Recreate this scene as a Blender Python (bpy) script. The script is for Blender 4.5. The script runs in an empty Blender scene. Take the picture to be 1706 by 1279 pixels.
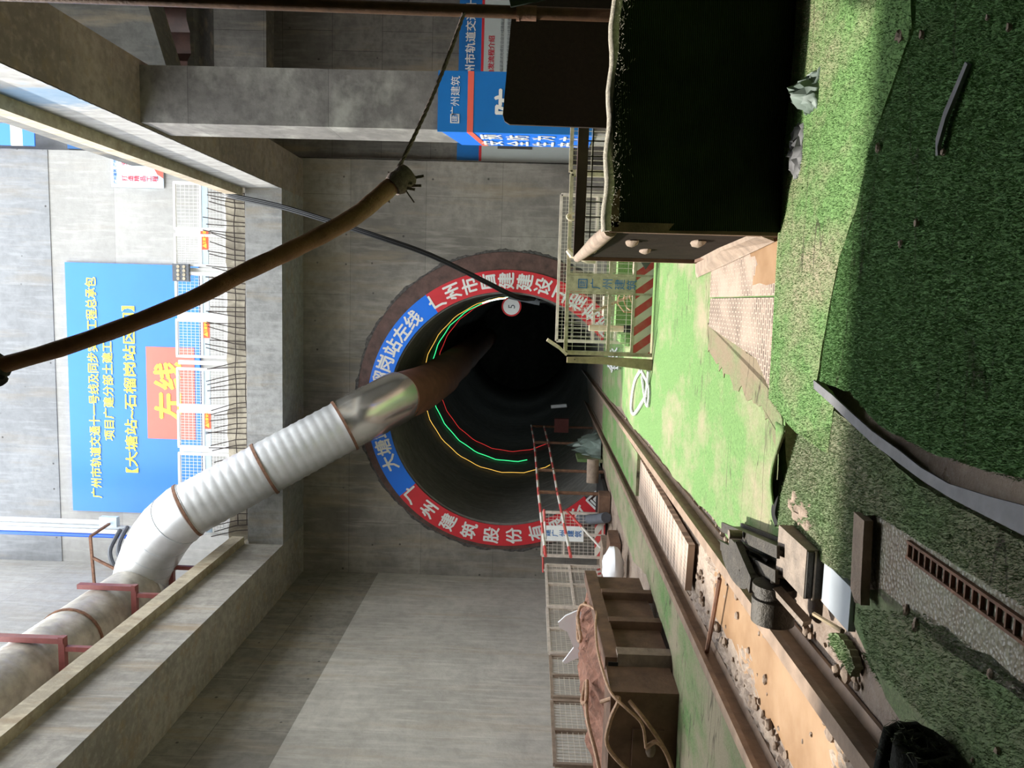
import bpy, bmesh, math, random
import numpy as np
from mathutils import Vector, Matrix
random.seed(7); RNG = np.random.default_rng(7)
S = bpy.context.scene; COL = S.collection; PI = math.pi

# ------------------------------------------------------------------ camera, sky, sun, exposure
cd = bpy.data.cameras.new('camera'); cam = bpy.data.objects.new('camera', cd); COL.objects.link(cam)
cd.sensor_width = 36.0; cd.lens = 27.03; cd.clip_start = .05; cd.clip_end = 300
yaw, pit, rol = math.radians(6.2562), math.radians(1.2791), math.radians(1.8)
F = Vector((-math.sin(yaw)*math.cos(pit), math.cos(yaw)*math.cos(pit), math.sin(pit)))
R0 = Vector((math.cos(yaw), math.sin(yaw), 0)); U0 = R0.cross(F)
Rv = R0*math.cos(rol) + U0*math.sin(rol); Uv = -R0*math.sin(rol) + U0*math.cos(rol)
m3 = Matrix((-Uv, Rv, -F)).transposed()          # phone held sideways: world up is image left
cam.matrix_world = Matrix.Translation((0, 0, 1.0)) @ m3.to_4x4()
S.camera = cam

SUN_DIR = Vector((-.40, .31, 1.0)).normalized()
w = bpy.data.worlds.new('sky'); S.world = w; w.use_nodes = True
bg = w.node_tree.nodes['Background']; bg.inputs[0].default_value = (.93, .97, 1.0, 1); bg.inputs[1].default_value = 6.3
sl = bpy.data.lights.new('sun', 'SUN'); sl.energy = 8.0; sl.angle = math.radians(1.6); sl.color = (1, .95, .86)
so = bpy.data.objects.new('sun', sl); COL.objects.link(so); so.location = (-6, 8, 25)
so.rotation_euler = SUN_DIR.to_track_quat('Z', 'Y').to_euler()
S.view_settings.view_transform = 'Standard'; S.view_settings.look = 'None'
S.view_settings.exposure = 0.0; S.view_settings.gamma = 1.0; S.view_settings.use_curve_mapping = False
S.cycles.max_bounces = 8; S.cycles.diffuse_bounces = 5; S.cycles.use_denoising = True

SL = .0385
def gz(y): return -SL*y                            # the pit floor falls gently towards the tunnel

# ------------------------------------------------------------------ materials
def mat_new(name):
    m = bpy.data.materials.new(name); m.use_nodes = True
    nt = m.node_tree; b = nt.nodes['Principled BSDF']; return m, nt, b
def nd(nt, t, **kw):
    n = nt.nodes.new(t)
    for k, v in kw.items():
        if k in n.inputs: n.inputs[k].default_value = v
        else: setattr(n, k, v)
    return n
def coords(nt, scale=(1, 1, 1), kind='Object'):
    tc = nd(nt, 'ShaderNodeTexCoord'); mp = nd(nt, 'ShaderNodeMapping'); mp.inputs['Scale'].default_value = scale
    nt.links.new(tc.outputs[kind], mp.inputs[0]); return mp.outputs[0]
def noise(nt, vec, scale, detail=6, rough=.6, out='Fac'):
    n = nd(nt, 'ShaderNodeTexNoise', Scale=scale, Detail=detail, Roughness=rough); nt.links.new(vec, n.inputs['Vector']); return n.outputs[out]
def ramp(nt, fac, stops):
    r = nd(nt, 'ShaderNodeValToRGB'); e = r.color_ramp.elements
    while len(e) < len(stops): e.new(.5)
    for i, (p, c) in enumerate(stops):
        e[i].position = p; e[i].color = (c, c, c, 1) if isinstance(c, (int, float)) else (*c[:3], 1)
    nt.links.new(fac, r.inputs[0]); return r.outputs[0]
def mix(nt, fac, a, b, mode='MIX'):
    m = nd(nt, 'ShaderNodeMix', data_type='RGBA', blend_type=mode)
    if isinstance(fac, (int, float)): m.inputs[0].default_value = fac
    else: nt.links.new(fac, m.inputs[0])
    for i, v in ((6, a), (7, b)):
        if isinstance(v, tuple): m.inputs[i].default_value = (*v[:3], 1)
        else: nt.links.new(v, m.inputs[i])
    return m.outputs[2]
def bump(nt, b, h, strength=.3, dist=.02):
    n = nd(nt, 'ShaderNodeBump', Strength=strength, Distance=dist); nt.links.new(h, n.inputs['Height']); nt.links.new(n.outputs[0], b.inputs['Normal'])

def plain(name, col, rough=.6, metal=0.0, var=.25, scale=9, bmp=0.0, spec=.5):
    m, nt, b = mat_new(name); v = coords(nt)
    n = noise(nt, v, scale)
    c = mix(nt, ramp(nt, n, [(.3, 0.), (.7, 1.)]), tuple(x*(1-var) for x in col), tuple(min(1, x*(1+var*.6)) for x in col))
    nt.links.new(c, b.inputs['Base Color']); b.inputs['Roughness'].default_value = rough; b.inputs['Metallic'].default_value = metal
    b.inputs['Specular IOR Level'].default_value = spec
    if bmp: bump(nt, b, noise(nt, v, scale*4), bmp)
    return m

def concrete(name, col, axes=None, pw=1.8, ph=1.25, streak=(1, 1, .12), stain=(.30, .24, .16), line=.7, holes=True, var=.45, rough=.88, soil=1.0):
    """cast concrete: cloudy tone, run-down stains, formwork joints and tie holes"""
    m, nt, b = mat_new(name); v = coords(nt)
    big = noise(nt, v, .45, 5); fine = noise(nt, v, 5.5, 9, .65); st = noise(nt, coords(nt, streak), 3.2, 6)
    c = mix(nt, ramp(nt, big, [(.38, 0.), (.62, 1.)]), tuple(x*(1-var) for x in col), tuple(x*(1+var*.35) for x in col))
    c = mix(nt, ramp(nt, fine, [(.38, .55*soil), (.58, 0.)]), c, tuple(x*.5 for x in col))
    c = mix(nt, ramp(nt, st, [(.52, 0.), (.68, .6*soil)]), c, stain)
    c = mix(nt, ramp(nt, noise(nt, coords(nt, tuple(s*1.7 for s in streak)), 6.0, 4), [(.5, 0.), (.7, .5)]), c, tuple(min(1, x*1.3) for x in col))
    c = mix(nt, ramp(nt, noise(nt, coords(nt, tuple(1.3-s for s in streak)), 2.1, 7, .7), [(.54, 0.), (.66, .45*soil)]), c, tuple(x*.62 for x in col))
    if axes:
        tc = nd(nt, 'ShaderNodeTexCoord'); sp = nd(nt, 'ShaderNodeSeparateXYZ'); nt.links.new(tc.outputs['Object'], sp.inputs[0])
        cb = nd(nt, 'ShaderNodeCombineXYZ'); nt.links.new(sp.outputs[axes[0]], cb.inputs[0]); nt.links.new(sp.outputs[axes[1]], cb.inputs[1])
        br = nd(nt, 'ShaderNodeTexBrick'); br.offset = .37
        for k, q in (('Color1', (1, 1, 1, 1)), ('Color2', (.74, .74, .74, 1)), ('Mortar', (1-line,)*3+(1,)), ('Scale', 1.0), ('Mortar Size', .007), ('Mortar Smooth', .6), ('Brick Width', pw), ('Row Height', ph), ('Bias', -.3)):
            br.inputs[k].default_value = q
        nt.links.new(cb.outputs[0], br.inputs['Vector'])
        c = mix(nt, .85, c, br.outputs['Color'], 'MULTIPLY')
        if holes:
            vo = nd(nt, 'ShaderNodeTexVoronoi', Scale=1.5, Randomness=.12); nt.links.new(cb.outputs[0], vo.inputs['Vector'])
            c = mix(nt, ramp(nt, vo.outputs['Distance'], [(.022, .85), (.05, 0.)]), c, (.035, .033, .03))
    nt.links.new(c, b.inputs['Base Color']); b.inputs['Roughness'].default_value = rough
    bump(nt, b, noise(nt, v, 24, 6), .25, .02)
    return m

def turf(name, green, mud, mudlo=.50, mudhi=.66, k=1.0):
    """short artificial grass with mud trodden into it"""
    m, nt, b = mat_new(name); v = coords(nt)
    vo = nd(nt, 'ShaderNodeTexVoronoi', Scale=150.0); nt.links.new(v, vo.inputs['Vector'])
    f = noise(nt, v, 60, 4, .7)
    c = mix(nt, ramp(nt, f, [(.3, 0.), (.7, 1.)]), tuple(x*.62 for x in green), tuple(min(1, x*1.35) for x in green))
    c = mix(nt, ramp(nt, vo.outputs['Distance'], [(.1, 0.), (.9, .45)]), c, tuple(x*.35 for x in green))
    md = noise(nt, coords(nt, (1.0, .55, 1.0)), 1.5*k, 7, .68)
    c = mix(nt, ramp(nt, md, [(mudlo, 0.), (mudhi, .92)]), c, mix(nt, f, tuple(x*.72 for x in mud), mud))
    cr = ramp(nt, noise(nt, coords(nt, (.55, 2.6, 1)), 1.7, 3, .45), [(.488, 0.), (.5, 1.), (.512, 0.)])  # crease lines: shade and dirt of wrinkles put into the colour
    cr = mix(nt, 1.0, cr, ramp(nt, noise(nt, v, .8, 3), [(.5, 0.), (.58, 1.)]), 'MULTIPLY')
    c = mix(nt, cr, c, tuple(x*.22 for x in mud))
    nt.links.new(c, b.inputs['Base Color']); b.inputs['Roughness'].default_value = .8; b.inputs['Specular IOR Level'].default_value = .2
    h = mix(nt, .5, vo.outputs['Color'], f)
    bump(nt, b, h, .9, .012)
    return m

def stripes(name, a, c2, vec_axis, period, angle=0.0, axis2=None, tone=.2, rough=.55):
    """two-colour diagonal hazard bands along object axes"""
    m, nt, b = mat_new(name); tc = nd(nt, 'ShaderNodeTexCoord'); sp = nd(nt, 'ShaderNodeSeparateXYZ'); nt.links.new(tc.outputs['Object'], sp.inputs[0])
    val = sp.outputs[vec_axis]
    if axis2 is not None:
        mm = nd(nt, 'ShaderNodeMath', operation='MULTIPLY_ADD'); nt.links.new(sp.outputs[axis2], mm.inputs[0]); mm.inputs[1].default_value = angle; nt.links.new(val, mm.inputs[2]); val = mm.outputs[0]
    d = nd(nt, 'ShaderNodeMath', operation='DIVIDE'); nt.links.new(val, d.inputs[0]); d.inputs[1].default_value = period
    fr = nd(nt, 'ShaderNodeMath', operation='FRACT'); nt.links.new(d.outputs[0], fr.inputs[0])
    gt = nd(nt, 'ShaderNodeMath', operation='GREATER_THAN'); nt.links.new(fr.outputs[0], gt.inputs[0]); gt.inputs[1].default_value = .5
    c = mix(nt, gt.outputs[0], a, c2)
    c = mix(nt, ramp(nt, noise(nt, tc.outputs['Object'], 9), [(.45, 0.), (.75, tone*2)]), c, (.32, .26, .17))
    nt.links.new(c, b.inputs['Base Color']); b.inputs['Roughness'].default_value = rough; return m

def emit(name, col, st):
    m, nt, b = mat_new(name); b.inputs['Base Color'].default_value = (*col, 1); b.inputs['Emission Color'].default_value = (*col, 1); b.inputs['Emission Strength'].default_value = st; return m

M = {}
M['wallgrey'] = concrete('concrete_end_wall', (.27, .25, .22), (0, 2), 2.3, 1.75, line=.5, soil=.8)
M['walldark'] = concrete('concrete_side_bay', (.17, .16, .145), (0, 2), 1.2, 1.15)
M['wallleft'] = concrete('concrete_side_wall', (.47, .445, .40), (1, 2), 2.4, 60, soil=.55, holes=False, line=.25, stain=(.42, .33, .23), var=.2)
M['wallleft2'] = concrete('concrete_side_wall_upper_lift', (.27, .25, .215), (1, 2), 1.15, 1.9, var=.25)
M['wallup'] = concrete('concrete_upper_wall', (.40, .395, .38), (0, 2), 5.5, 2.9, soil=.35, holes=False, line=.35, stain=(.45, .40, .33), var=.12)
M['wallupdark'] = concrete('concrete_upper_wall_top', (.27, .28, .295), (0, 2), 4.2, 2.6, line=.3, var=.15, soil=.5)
M['wallupl'] = concrete('concrete_upper_side_wall', (.38, .375, .36), (1, 2), 5.6, 2.6, soil=.4, holes=False, line=.4, var=.15)
M['beam'] = concrete('concrete_beam', (.40, .375, .34), (1, 2), 2.2, 5, holes=False, line=.3, stain=(.36, .27, .17), var=.3)
M['beamend'] = concrete('concrete_beam_end', (.30, .30, .295), (0, 2), 3.1, 5, holes=False, line=.3, var=.2)
M['beamr'] = concrete('concrete_beam_right', (.31, .265, .24), (1, 2), 1.1, 5, holes=False, line=.35, stain=(.30, .23, .15), var=.35)
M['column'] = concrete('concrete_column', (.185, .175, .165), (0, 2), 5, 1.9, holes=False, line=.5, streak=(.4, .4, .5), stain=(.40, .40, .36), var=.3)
M['kerb'] = concrete('concrete_kerb', (.45, .39, .29), None, streak=(1, 1, .4), stain=(.28, .20, .12), var=.3)
M['rough'] = concrete('rough_concrete_edge', (.46, .41, .32), None, streak=(1, 1, .4), stain=(.16, .13, .10), var=.4)
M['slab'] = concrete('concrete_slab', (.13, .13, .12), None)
M['brown'] = plain('brown_mud_on_steel', (.17, .095, .060), .7, var=.45, scale=5, bmp=.4)
M['lining'] = concrete('tunnel_segment', (.19, .185, .17), None, streak=(.3, 1, .3), stain=(.09, .08, .06), var=.3)
M['portal'] = plain('brown_portal_steel', (.105, .055, .045), .6, var=.5, scale=5, bmp=.3)
M['grit'] = plain('broken_dark_mortar', (.09, .085, .08), .9, var=.6, scale=14, bmp=.6)
M['blue'] = plain('blue_panel', (.012, .185, .86), .35, var=.06, scale=1)
M['bluedark'] = plain('blue_banner', (.008, .16, .50), .45, var=.1, scale=2)
M['red'] = plain('red_panel', (.62, .028, .04), .45, var=.1, scale=3)
M['coral'] = plain('coral_red_panel', (.80, .14, .10), .4, var=.06, scale=2)
M['yellow'] = plain('yellow_lettering', (.86, .80, .06), .5, var=.05)
M['white'] = plain('white_paint', (.80, .81, .80), .5, var=.08)
M['letterwhite'] = plain('white_lettering', (.78, .78, .76), .5, var=.05)
M['letterred'] = plain('red_lettering', (.62, .03, .06), .5, var=.05)
M['letterblue'] = plain('blue_lettering', (.03, .16, .45), .5, var=.05)
M['letterdark'] = plain('dark_lettering', (.07, .08, .10), .6, var=.05)
M['cream'] = plain('cream_fence_paint', (.62, .54, .47), .55, var=.25, scale=12)
M['olive'] = plain('muddy_green_white_paint', (.46, .40, .29), .6, var=.4, scale=14)
M['whitewire'] = plain('pale_mesh_wire', (.66, .60, .52), .5, var=.15)
M['palepanel'] = plain('pale_board', (.50, .55, .54), .5, var=.05, scale=2)
M['darkpanel'] = plain('dark_green_board', (.020, .030, .022), .6, var=.3)
M['orange'] = plain('orange_plate', (.85, .10, .03), .5, var=.05)
M['lightblue'] = plain('pale_blue_plate', (.50, .62, .74), .5, var=.08)
M['steel'] = plain('galvanised_steel', (.60, .61, .62), .42, .55, .14, 3)
M['steeldirty'] = plain('galvanised_steel_stained', (.40, .37, .32), .5, .35, .5, 2.2)
M['chrome'] = plain('bright_sheet_metal', (.66, .64, .60), .22, .9, .12, 3)
M['duct'] = plain('reddish_brown_duct_fabric', (.20, .085, .05), .75, var=.25, scale=3)
M['darkred'] = plain('dark_red_oxide_paint', (.20, .055, .05), .55, var=.2)
M['rust'] = plain('rusty_steel', (.20, .10, .06), .75, .15, .45, 14, .3)
M['rebar'] = plain('rusty_rebar', (.045, .032, .028), .85, .1, .4, 20)
M['rail'] = plain('rail_steel_muddy', (.30, .21, .15), .5, .25, .35, 8, .15)
M['cable'] = plain('black_cable', (.012, .013, .016), .42, var=.2)
M['greypipe'] = plain('grey_conduit', (.42, .46, .50), .4, var=.1)
M['bluepipe'] = plain('blue_pipe', (.01, .10, .55), .35, var=.1)
M['greyhose'] = plain('dark_grey_hose', (.10, .11, .13), .5, var=.2)
M['bamboo'] = plain('brown_muddy_pole', (.30, .145, .065), .55, var=.4, scale=7, bmp=.35)
M['tube'] = plain('brown_scaffold_tube', (.12, .065, .036), .42, .35, .4, 12, .2)
M['darkboard'] = plain('dark_oily_board', (.020, .013, .009), .9, var=.4, scale=8, bmp=.3, spec=.1)
M['board'] = plain('dark_plywood', (.042, .028, .020), .62, var=.25, scale=60, bmp=.3)
M['rope'] = plain('brown_rope', (.16, .12, .10), .85, var=.4, scale=60, bmp=.4)
M['ropelight'] = plain('white_rope', (.62, .62, .62), .8, var=.25, scale=50)
M['wirerope'] = plain('tan_wire_rope', (.48, .29, .18), .55, .1, .35, 40, .3)
M['wood'] = plain('weathered_wood', (.34, .26, .15), .75, var=.4, scale=9, bmp=.3)
M['woodpale'] = plain('pale_timber', (.62, .52, .38), .7, var=.25, scale=9)
M['mudwall'] = plain('dried_mud_coat', (.30, .225, .17), .85, var=.3, scale=9, bmp=.5)
M['patchmud'] = turf('mud_trodden_into_turf', (.18, .25, .11), (.27, .205, .14), .30, .55, 2.5)
M['tarp'] = plain('grey_green_tarp', (.18, .23, .20), .6, var=.25, scale=6)
M['browntarp'] = plain('dark_brown_sheet', (.055, .026, .020), .6, var=.5, scale=3, bmp=.3)
M['bag'] = plain('white_bag_plastic', (.86, .86, .88), .35, var=.05)
M['black'] = plain('black_rubber_and_shade', (.010, .010, .010), .8, var=.2)
M['machine'] = plain('oily_machine_iron', (.055, .047, .036), .5, .35, .5, 16, .4)
M['machinemud'] = plain('mud_caked_iron', (.26, .205, .16), .7, .05, .4, 14, .5)
M['greystrip'] = plain('grey_mat_backing', (.15, .15, .155), .6, var=.3, scale=14)
M['turfback'] = plain('black_turf_backing', (.016, .018, .012), .9, var=.5, scale=30, bmp=.6)
M['rollfuzz'] = plain('dusty_dark_pile', (.075, .085, .045), .8, var=.6, scale=30)
M['turfside'] = turf('dark_turf_drape', (.018, .045, .016), (.04, .035, .02), .6, .8)
M['turfedge'] = plain('sunlit_turf_fold', (.55, .50, .40), .8, var=.35, scale=60, bmp=.6)  # sunlight on the folded edge is put into this pale colour
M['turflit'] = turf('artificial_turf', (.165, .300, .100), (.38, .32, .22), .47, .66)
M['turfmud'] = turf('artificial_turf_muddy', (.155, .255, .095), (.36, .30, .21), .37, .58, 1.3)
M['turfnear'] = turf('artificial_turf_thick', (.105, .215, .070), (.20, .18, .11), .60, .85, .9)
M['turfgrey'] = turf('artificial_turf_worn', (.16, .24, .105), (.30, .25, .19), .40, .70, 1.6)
M['blade'] = plain('grass_blade', (.115, .225, .075), .7, var=.45, scale=40, spec=.25)
M['bladegrey'] = plain('grass_blade_dusty', (.17, .25, .12), .7, var=.4, scale=40, spec=.25)
M['redwhite_x'] = stripes('red_white_bands', (.50, .05, .05), (.62, .56, .44), 0, .20, .75, 2)
M['redwhite_y'] = stripes('red_white_bands_side', (.52, .05, .05), (.64, .60, .52), 1, .20, .75, 2)
M['redwhite_tube'] = stripes('red_white_tube', (.55, .06, .06), (.70, .66, .62), 1, 1.2)
M['led_y'] = emit('led_yellow', (1.0, .58, .10), 1.1); M['led_g'] = emit('led_green', (.05, 1.0, .32), 1.2); M['led_r'] = emit('led_red', (1.0, .05, .05), .6)
M['led_w'] = emit('led_white', (.8, 1.0, .9), 4.0)

def mud_mat():
    m, nt, b = mat_new('pit_floor_mud'); v = coords(nt)
    n = noise(nt, v, 2.2, 9, .7); f = noise(nt, v, 26, 6, .7)
    c = mix(nt, ramp(nt, n, [(.35, 0.), (.65, 1.)]), (.17, .115, .085), (.36, .28, .215))
    c = mix(nt, ramp(nt, f, [(.5, 0.), (.75, .6)]), c, (.47, .40, .33))
    nt.links.new(c, b.inputs['Base Color'])
    nt.links.new(ramp(nt, n, [(.35, .22), (.62, .75)]), b.inputs['Roughness']); bump(nt, b, f, .6, .03); return m
M['mud'] = mud_mat()
def pebble_mat():
    m, nt, b = mat_new('wet_gravel_mud'); v = coords(nt)
    vo = nd(nt, 'ShaderNodeTexVoronoi', Scale=75.0); nt.links.new(v, vo.inputs['Vector']); n = noise(nt, v, 3, 8, .7)
    c = mix(nt, ramp(nt, n, [(.38, 0.), (.62, 1.)]), (.20, .145, .10), (.27, .27, .19))
    c = mix(nt, ramp(nt, vo.outputs['Distance'], [(.1, .5), (.5, 0.)]), c, (.40, .37, .31))
    nt.links.new(c, b.inputs['Base Color']); b.inputs['Roughness'].default_value = .38; bump(nt, b, vo.outputs['Distance'], .7, .01); return m
M['gravel'] = pebble_mat()
def water_mat():
    m, nt, b = mat_new('muddy_water'); v = coords(nt); n = noise(nt, v, 2.4, 6)
    c = mix(nt, ramp(nt, n, [(.35, 0.), (.65, 1.)]), (.30, .18, .10), (.43, .28, .17)); nt.links.new(c, b.inputs['Base Color'])
    b.inputs['Roughness'].default_value = .12; b.inputs['Specular IOR Level'].default_value = .5; return m
M['water'] = water_mat()
def perf_mat(name, base, dark, sx, sy, flood=.0):
    """raised slotted anti-slip plate"""
    m, nt, b = mat_new(name); tc = nd(nt, 'ShaderNodeTexCoord'); mp = nd(nt, 'ShaderNodeMapping'); mp.inputs['Scale'].default_value = (sx, sy, 1)
    nt.links.new(tc.outputs['Object'], mp.inputs[0])
    br = nd(nt, 'ShaderNodeTexBrick'); br.offset = .5
    for k, q in (('Color1', (0, 0, 0, 1)), ('Color2', (.1, .1, .1, 1)), ('Mortar', (1, 1, 1, 1)), ('Scale', 1.0), ('Mortar Size', .11), ('Mortar Smooth', .2), ('Brick Width', 1.0), ('Row Height', .5)):
        br.inputs[k].default_value = q
    nt.links.new(mp.outputs[0], br.inputs['Vector'])
    n = noise(nt, tc.outputs['Object'], 2.5, 7)
    k = mix(nt, ramp(nt, n, [(.40+flood, 0.), (.56+flood, .9)]), br.outputs['Color'], (1., 1., 1.))
    c = mix(nt, k, dark, base); c = mix(nt, ramp(nt, noise(nt, tc.outputs['Object'], 8), [(.4, 0.), (.8, .5)]), c, tuple(x*1.25 for x in base))
    nt.links.new(c, b.inputs['Base Color']); b.inputs['Roughness'].default_value = .6; bump(nt, b, k, .8, .01); return m
M['perf'] = perf_mat('slotted_plate', (.36, .27, .21), (.07, .05, .035), 20, 13, .10)
M['perfmud'] = perf_mat('slotted_plate_flooded', (.36, .27, .21), (.07, .05, .035), 20, 13, -.04)
M['perftrack'] = perf_mat('ribbed_track_plate', (.42, .32, .25), (.15, .11, .085), 30, 3, .15)
def drape_mat():
    m, nt, b = mat_new('shaded_turf_drape'); v = coords(nt)
    wv = nd(nt, 'ShaderNodeTexWave', Scale=38.0, Distortion=.6, Detail=2.0); wv.bands_direction = 'Z'; nt.links.new(v, wv.inputs['Vector'])
    n = noise(nt, v, 2.2, 5)
    c = mix(nt, ramp(nt, n, [(.42, 0.), (.72, 1.)]), (.008, .011, .007), (.026, .036, .014)); c = mix(nt, ramp(nt, wv.outputs['Fac'], [(.5, 0.), (.9, .5)]), c, (.030, .040, .022))  # shade of the unlit front is put into this near-black turf
    nt.links.new(c, b.inputs['Base Color']); b.inputs['Roughness'].default_value = .95; b.inputs['Specular IOR Level'].default_value = .1
    bump(nt, b, wv.outputs['Fac'], .5, .01); return m
M['drape'] = drape_mat()
def poster_mat():
    m, nt, b = mat_new('pastel_poster'); v = coords(nt); n = noise(nt, v, 1.1, 3, .5, 'Color')
    c = mix(nt, .35, mix(nt, ramp(nt, noise(nt, v, .9, 2), [(.35, 0.), (.65, 1.)]), (.50, .72, .92), (.86, .80, .88)), n, 'SOFT_LIGHT')
    nt.links.new(c, b.inputs['Base Color']); return m
M['poster'] = poster_mat()
def beamface_mat():
    m, nt, b = mat_new('beam_face_with_old_blue_film'); v = coords(nt)
    st = noise(nt, coords(nt, (1, 1.4, .7)), 5, 6)
    c = mix(nt, ramp(nt, st, [(.35, 0.), (.7, 1.)]), (.24, .235, .225), (.42, .415, .40))
    tc = nd(nt, 'ShaderNodeTexCoord'); sp = nd(nt, 'ShaderNodeSeparateXYZ'); nt.links.new(tc.outputs['Object'], sp.inputs[0])
    mm = nd(nt, 'ShaderNodeMath', operation='MULTIPLY_ADD'); nt.links.new(st, mm.inputs[0]); mm.inputs[1].default_value = 1.2; nt.links.new(sp.outputs[1], mm.inputs[2])
    band = ramp(nt, nd_map(nt, mm.outputs[0], 8.9, 10.6), [(.15, 0.), (.32, .8), (.62, .7), (.85, 0.)])
    c = mix(nt, band, c, (.10, .21, .34)); nt.links.new(c, b.inputs['Base Color']); b.inputs['Roughness'].default_value = .75; return m
def nd_map(nt, val, a, b_):
    n = nd(nt, 'ShaderNodeMapRange'); nt.links.new(val, n.inputs[0]); n.inputs[1].default_value = a; n.inputs[2].default_value = b_; return n.outputs[0]
M['beamface'] = beamface_mat()

# ------------------------------------------------------------------ mesh builder and bookkeeping
def smooth(pts, k=5):                                  # Catmull-Rom through the points
    P = [Vector(p) for p in pts]; P = [P[0]*2-P[1]]+P+[P[-1]*2-P[-2]]; out = []
    for i in range(1, len(P)-2):
        a, b_, c, d = P[i-1:i+3]
        for j in range(k):
            t = j/k; out.append(.5*((2*b_)+(c-a)*t+(2*a-5*b_+4*c-d)*t*t+(3*b_-a-3*c+d)*t**3))
    return out+[P[-2]]
class MB:
    def __init__(s): s.v = []; s.f = []; s.m = []; s.k = 0
    def add(s, vs, fs):
        o = len(s.v); s.v += [tuple(p) for p in vs]
        for f in fs: s.f.append(tuple(o+i for i in f)); s.m.append(s.k)
        return s
    def box(s, x0, y0, z0, x1, y1, z1):
        v = [(x, y, z) for z in (z0, z1) for y in (y0, y1) for x in (x0, x1)]
        return s.add(v, [(0, 2, 3, 1), (4, 5, 7, 6), (0, 1, 5, 4), (2, 6, 7, 3), (0, 4, 6, 2), (1, 3, 7, 5)])
    def gbox(s, x0, y0, x1, y1, h0, h1):              # a box that follows the sloping floor
        v = [(x, y, gz(y)+h) for h in (h0, h1) for y in (y0, y1) for x in (x0, x1)]
        return s.add(v, [(0, 2, 3, 1), (4, 5, 7, 6), (0, 1, 5, 4), (2, 6, 7, 3), (0, 4, 6, 2), (1, 3, 7, 5)])
    def bar(s, a, b, w, h=None, up=(0, 0, 1)):
        a, b = Vector(a), Vector(b); h = h or w; d = (b-a).normalized(); u = Vector(up)
        if abs(d.dot(u)) > .97: u = Vector((0, 1, 0))
        r = d.cross(u).normalized(); u = r.cross(d)
        v = [p + r*x*w/2 + u*y*h/2 for p in (a, b) for x, y in ((-1, -1), (1, -1), (1, 1), (-1, 1))]
        return s.add(v, [(3, 2, 1, 0), (4, 5, 6, 7), (0, 1, 5, 4), (1, 2, 6, 5), (2, 3, 7, 6), (3, 0, 4, 7)])
    def tube(s, pts, rad, n=10, cap=True, flat=1.0):
        pts = [Vector(p) for p in pts]; rr = rad if isinstance(rad, (list, tuple)) else [rad]*len(pts); o = []
        t0 = (pts[1]-pts[0]).normalized(); u = Vector((0, 0, 1)) if abs(t0.z) < .9 else Vector((1, 0, 0)); r = t0.cross(u).normalized()
        for i, p in enumerate(pts):
            t = (pts[min(i+1, len(pts)-1)]-pts[max(i-1, 0)]).normalized(); r = (r - t*r.dot(t)).normalized(); u = r.cross(t)
            o += [p + (r*math.cos(2*PI*k/n) + u*math.sin(2*PI*k/n)*flat)*rr[i] for k in range(n)]
        f = [(i*n+k, i*n+(k+1) % n, (i+1)*n+(k+1) % n, (i+1)*n+k) for i in range(len(pts)-1) for k in range(n)]
        if cap: f += [tuple(range(n-1, -1, -1)), tuple((len(pts)-1)*n+k for k in range(n))]
        return s.add(o, f)
    def prism(s, poly, vec):                          # polygon (list of 3D) swept along vec
        n = len(poly); p = [Vector(q) for q in poly]; vv = Vector(vec)
        return s.add(p+[q+vv for q in p], [tuple(range(n-1, -1, -1)), tuple(range(n, 2*n))]+[(i, (i+1) % n, n+(i+1) % n, n+i) for i in range(n)])
    def sphere(s, c, r, n=10, m=7, sc=(1, 1, 1), jit=0.0):
        c = Vector(c); v = []
        for i in range(1, m):
            for k in range(n):
                a, t = 2*PI*k/n, PI*i/m; q = r*(1+random.uniform(-jit, jit))
                v.append(c+Vector((math.cos(a)*math.sin(t)*q*sc[0], math.sin(a)*math.sin(t)*q*sc[1], math.cos(t)*q*sc[2])))
        v += [c+Vector((0, 0, r*sc[2])), c-Vector((0, 0, r*sc[2]))]; N = len(v)
        f = [(i*n+k, (i+1)*n+k, (i+1)*n+(k+1) % n, i*n+(k+1) % n) for i in range(m-2) for k in range(n)]
        f += [(k, (k+1) % n, N-2) for k in range(n)] + [((m-2)*n+(k+1) % n, (m-2)*n+k, N-1) for k in range(n)]
        return s.add(v, f)
    def wires(s, o, ua, ub, na, nb, t=.004):          # welded mesh: na wires across ua, nb wires across ub
        o, ua, ub = Vector(o), Vector(ua), Vector(ub)
        for i in range(na): p = o+ua*((i+.5)/na); s.bar(p, p+ub, t, t, up=ua.normalized())
        for i in range(nb): p = o+ub*((i+.5)/nb); s.bar(p, p+ua, t, t, up=ub.normalized())
        return s
    def build(s, name, mat, parent=None, smooth=False, origin=None):
        me = bpy.data.meshes.new(name); v = np.array(s.v, dtype=float)
        if parent is not None: o = np.array(parent['_w']) if '_w' in parent else np.zeros(3)
        elif origin is not None: o = np.array(origin, dtype=float)
        else: lo, hi = v.min(0), v.max(0); o = np.array([(lo[0]+hi[0])/2, (lo[1]+hi[1])/2, lo[2]])
        me.from_pydata([tuple(p) for p in v-o], [], s.f)
        mats = mat if isinstance(mat, (list, tuple)) else [mat]
        for q in mats: me.materials.append(M[q] if isinstance(q, str) else q)
        if len(mats) > 1: me.polygons.foreach_set('material_index', s.m)
        if smooth:
            me.polygons.foreach_set('use_smooth', [True]*len(me.polygons)); me.set_sharp_from_angle(angle=math.radians(38))
        me.update(); ob = bpy.data.objects.new(name, me); COL.objects.link(ob)
        if parent is not None: ob.parent = parent; ob['_w'] = [float(q) for q in o]
        else: ob.location = tuple(o); ob['_w'] = [float(q) for q in o]
        return ob
def tag(o, label, cat, group=None, kind=None):
    if label: o['label'] = label
    if cat: o['category'] = cat
    if group: o['group'] = group
    if kind: o['kind'] = kind
    return o
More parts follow.
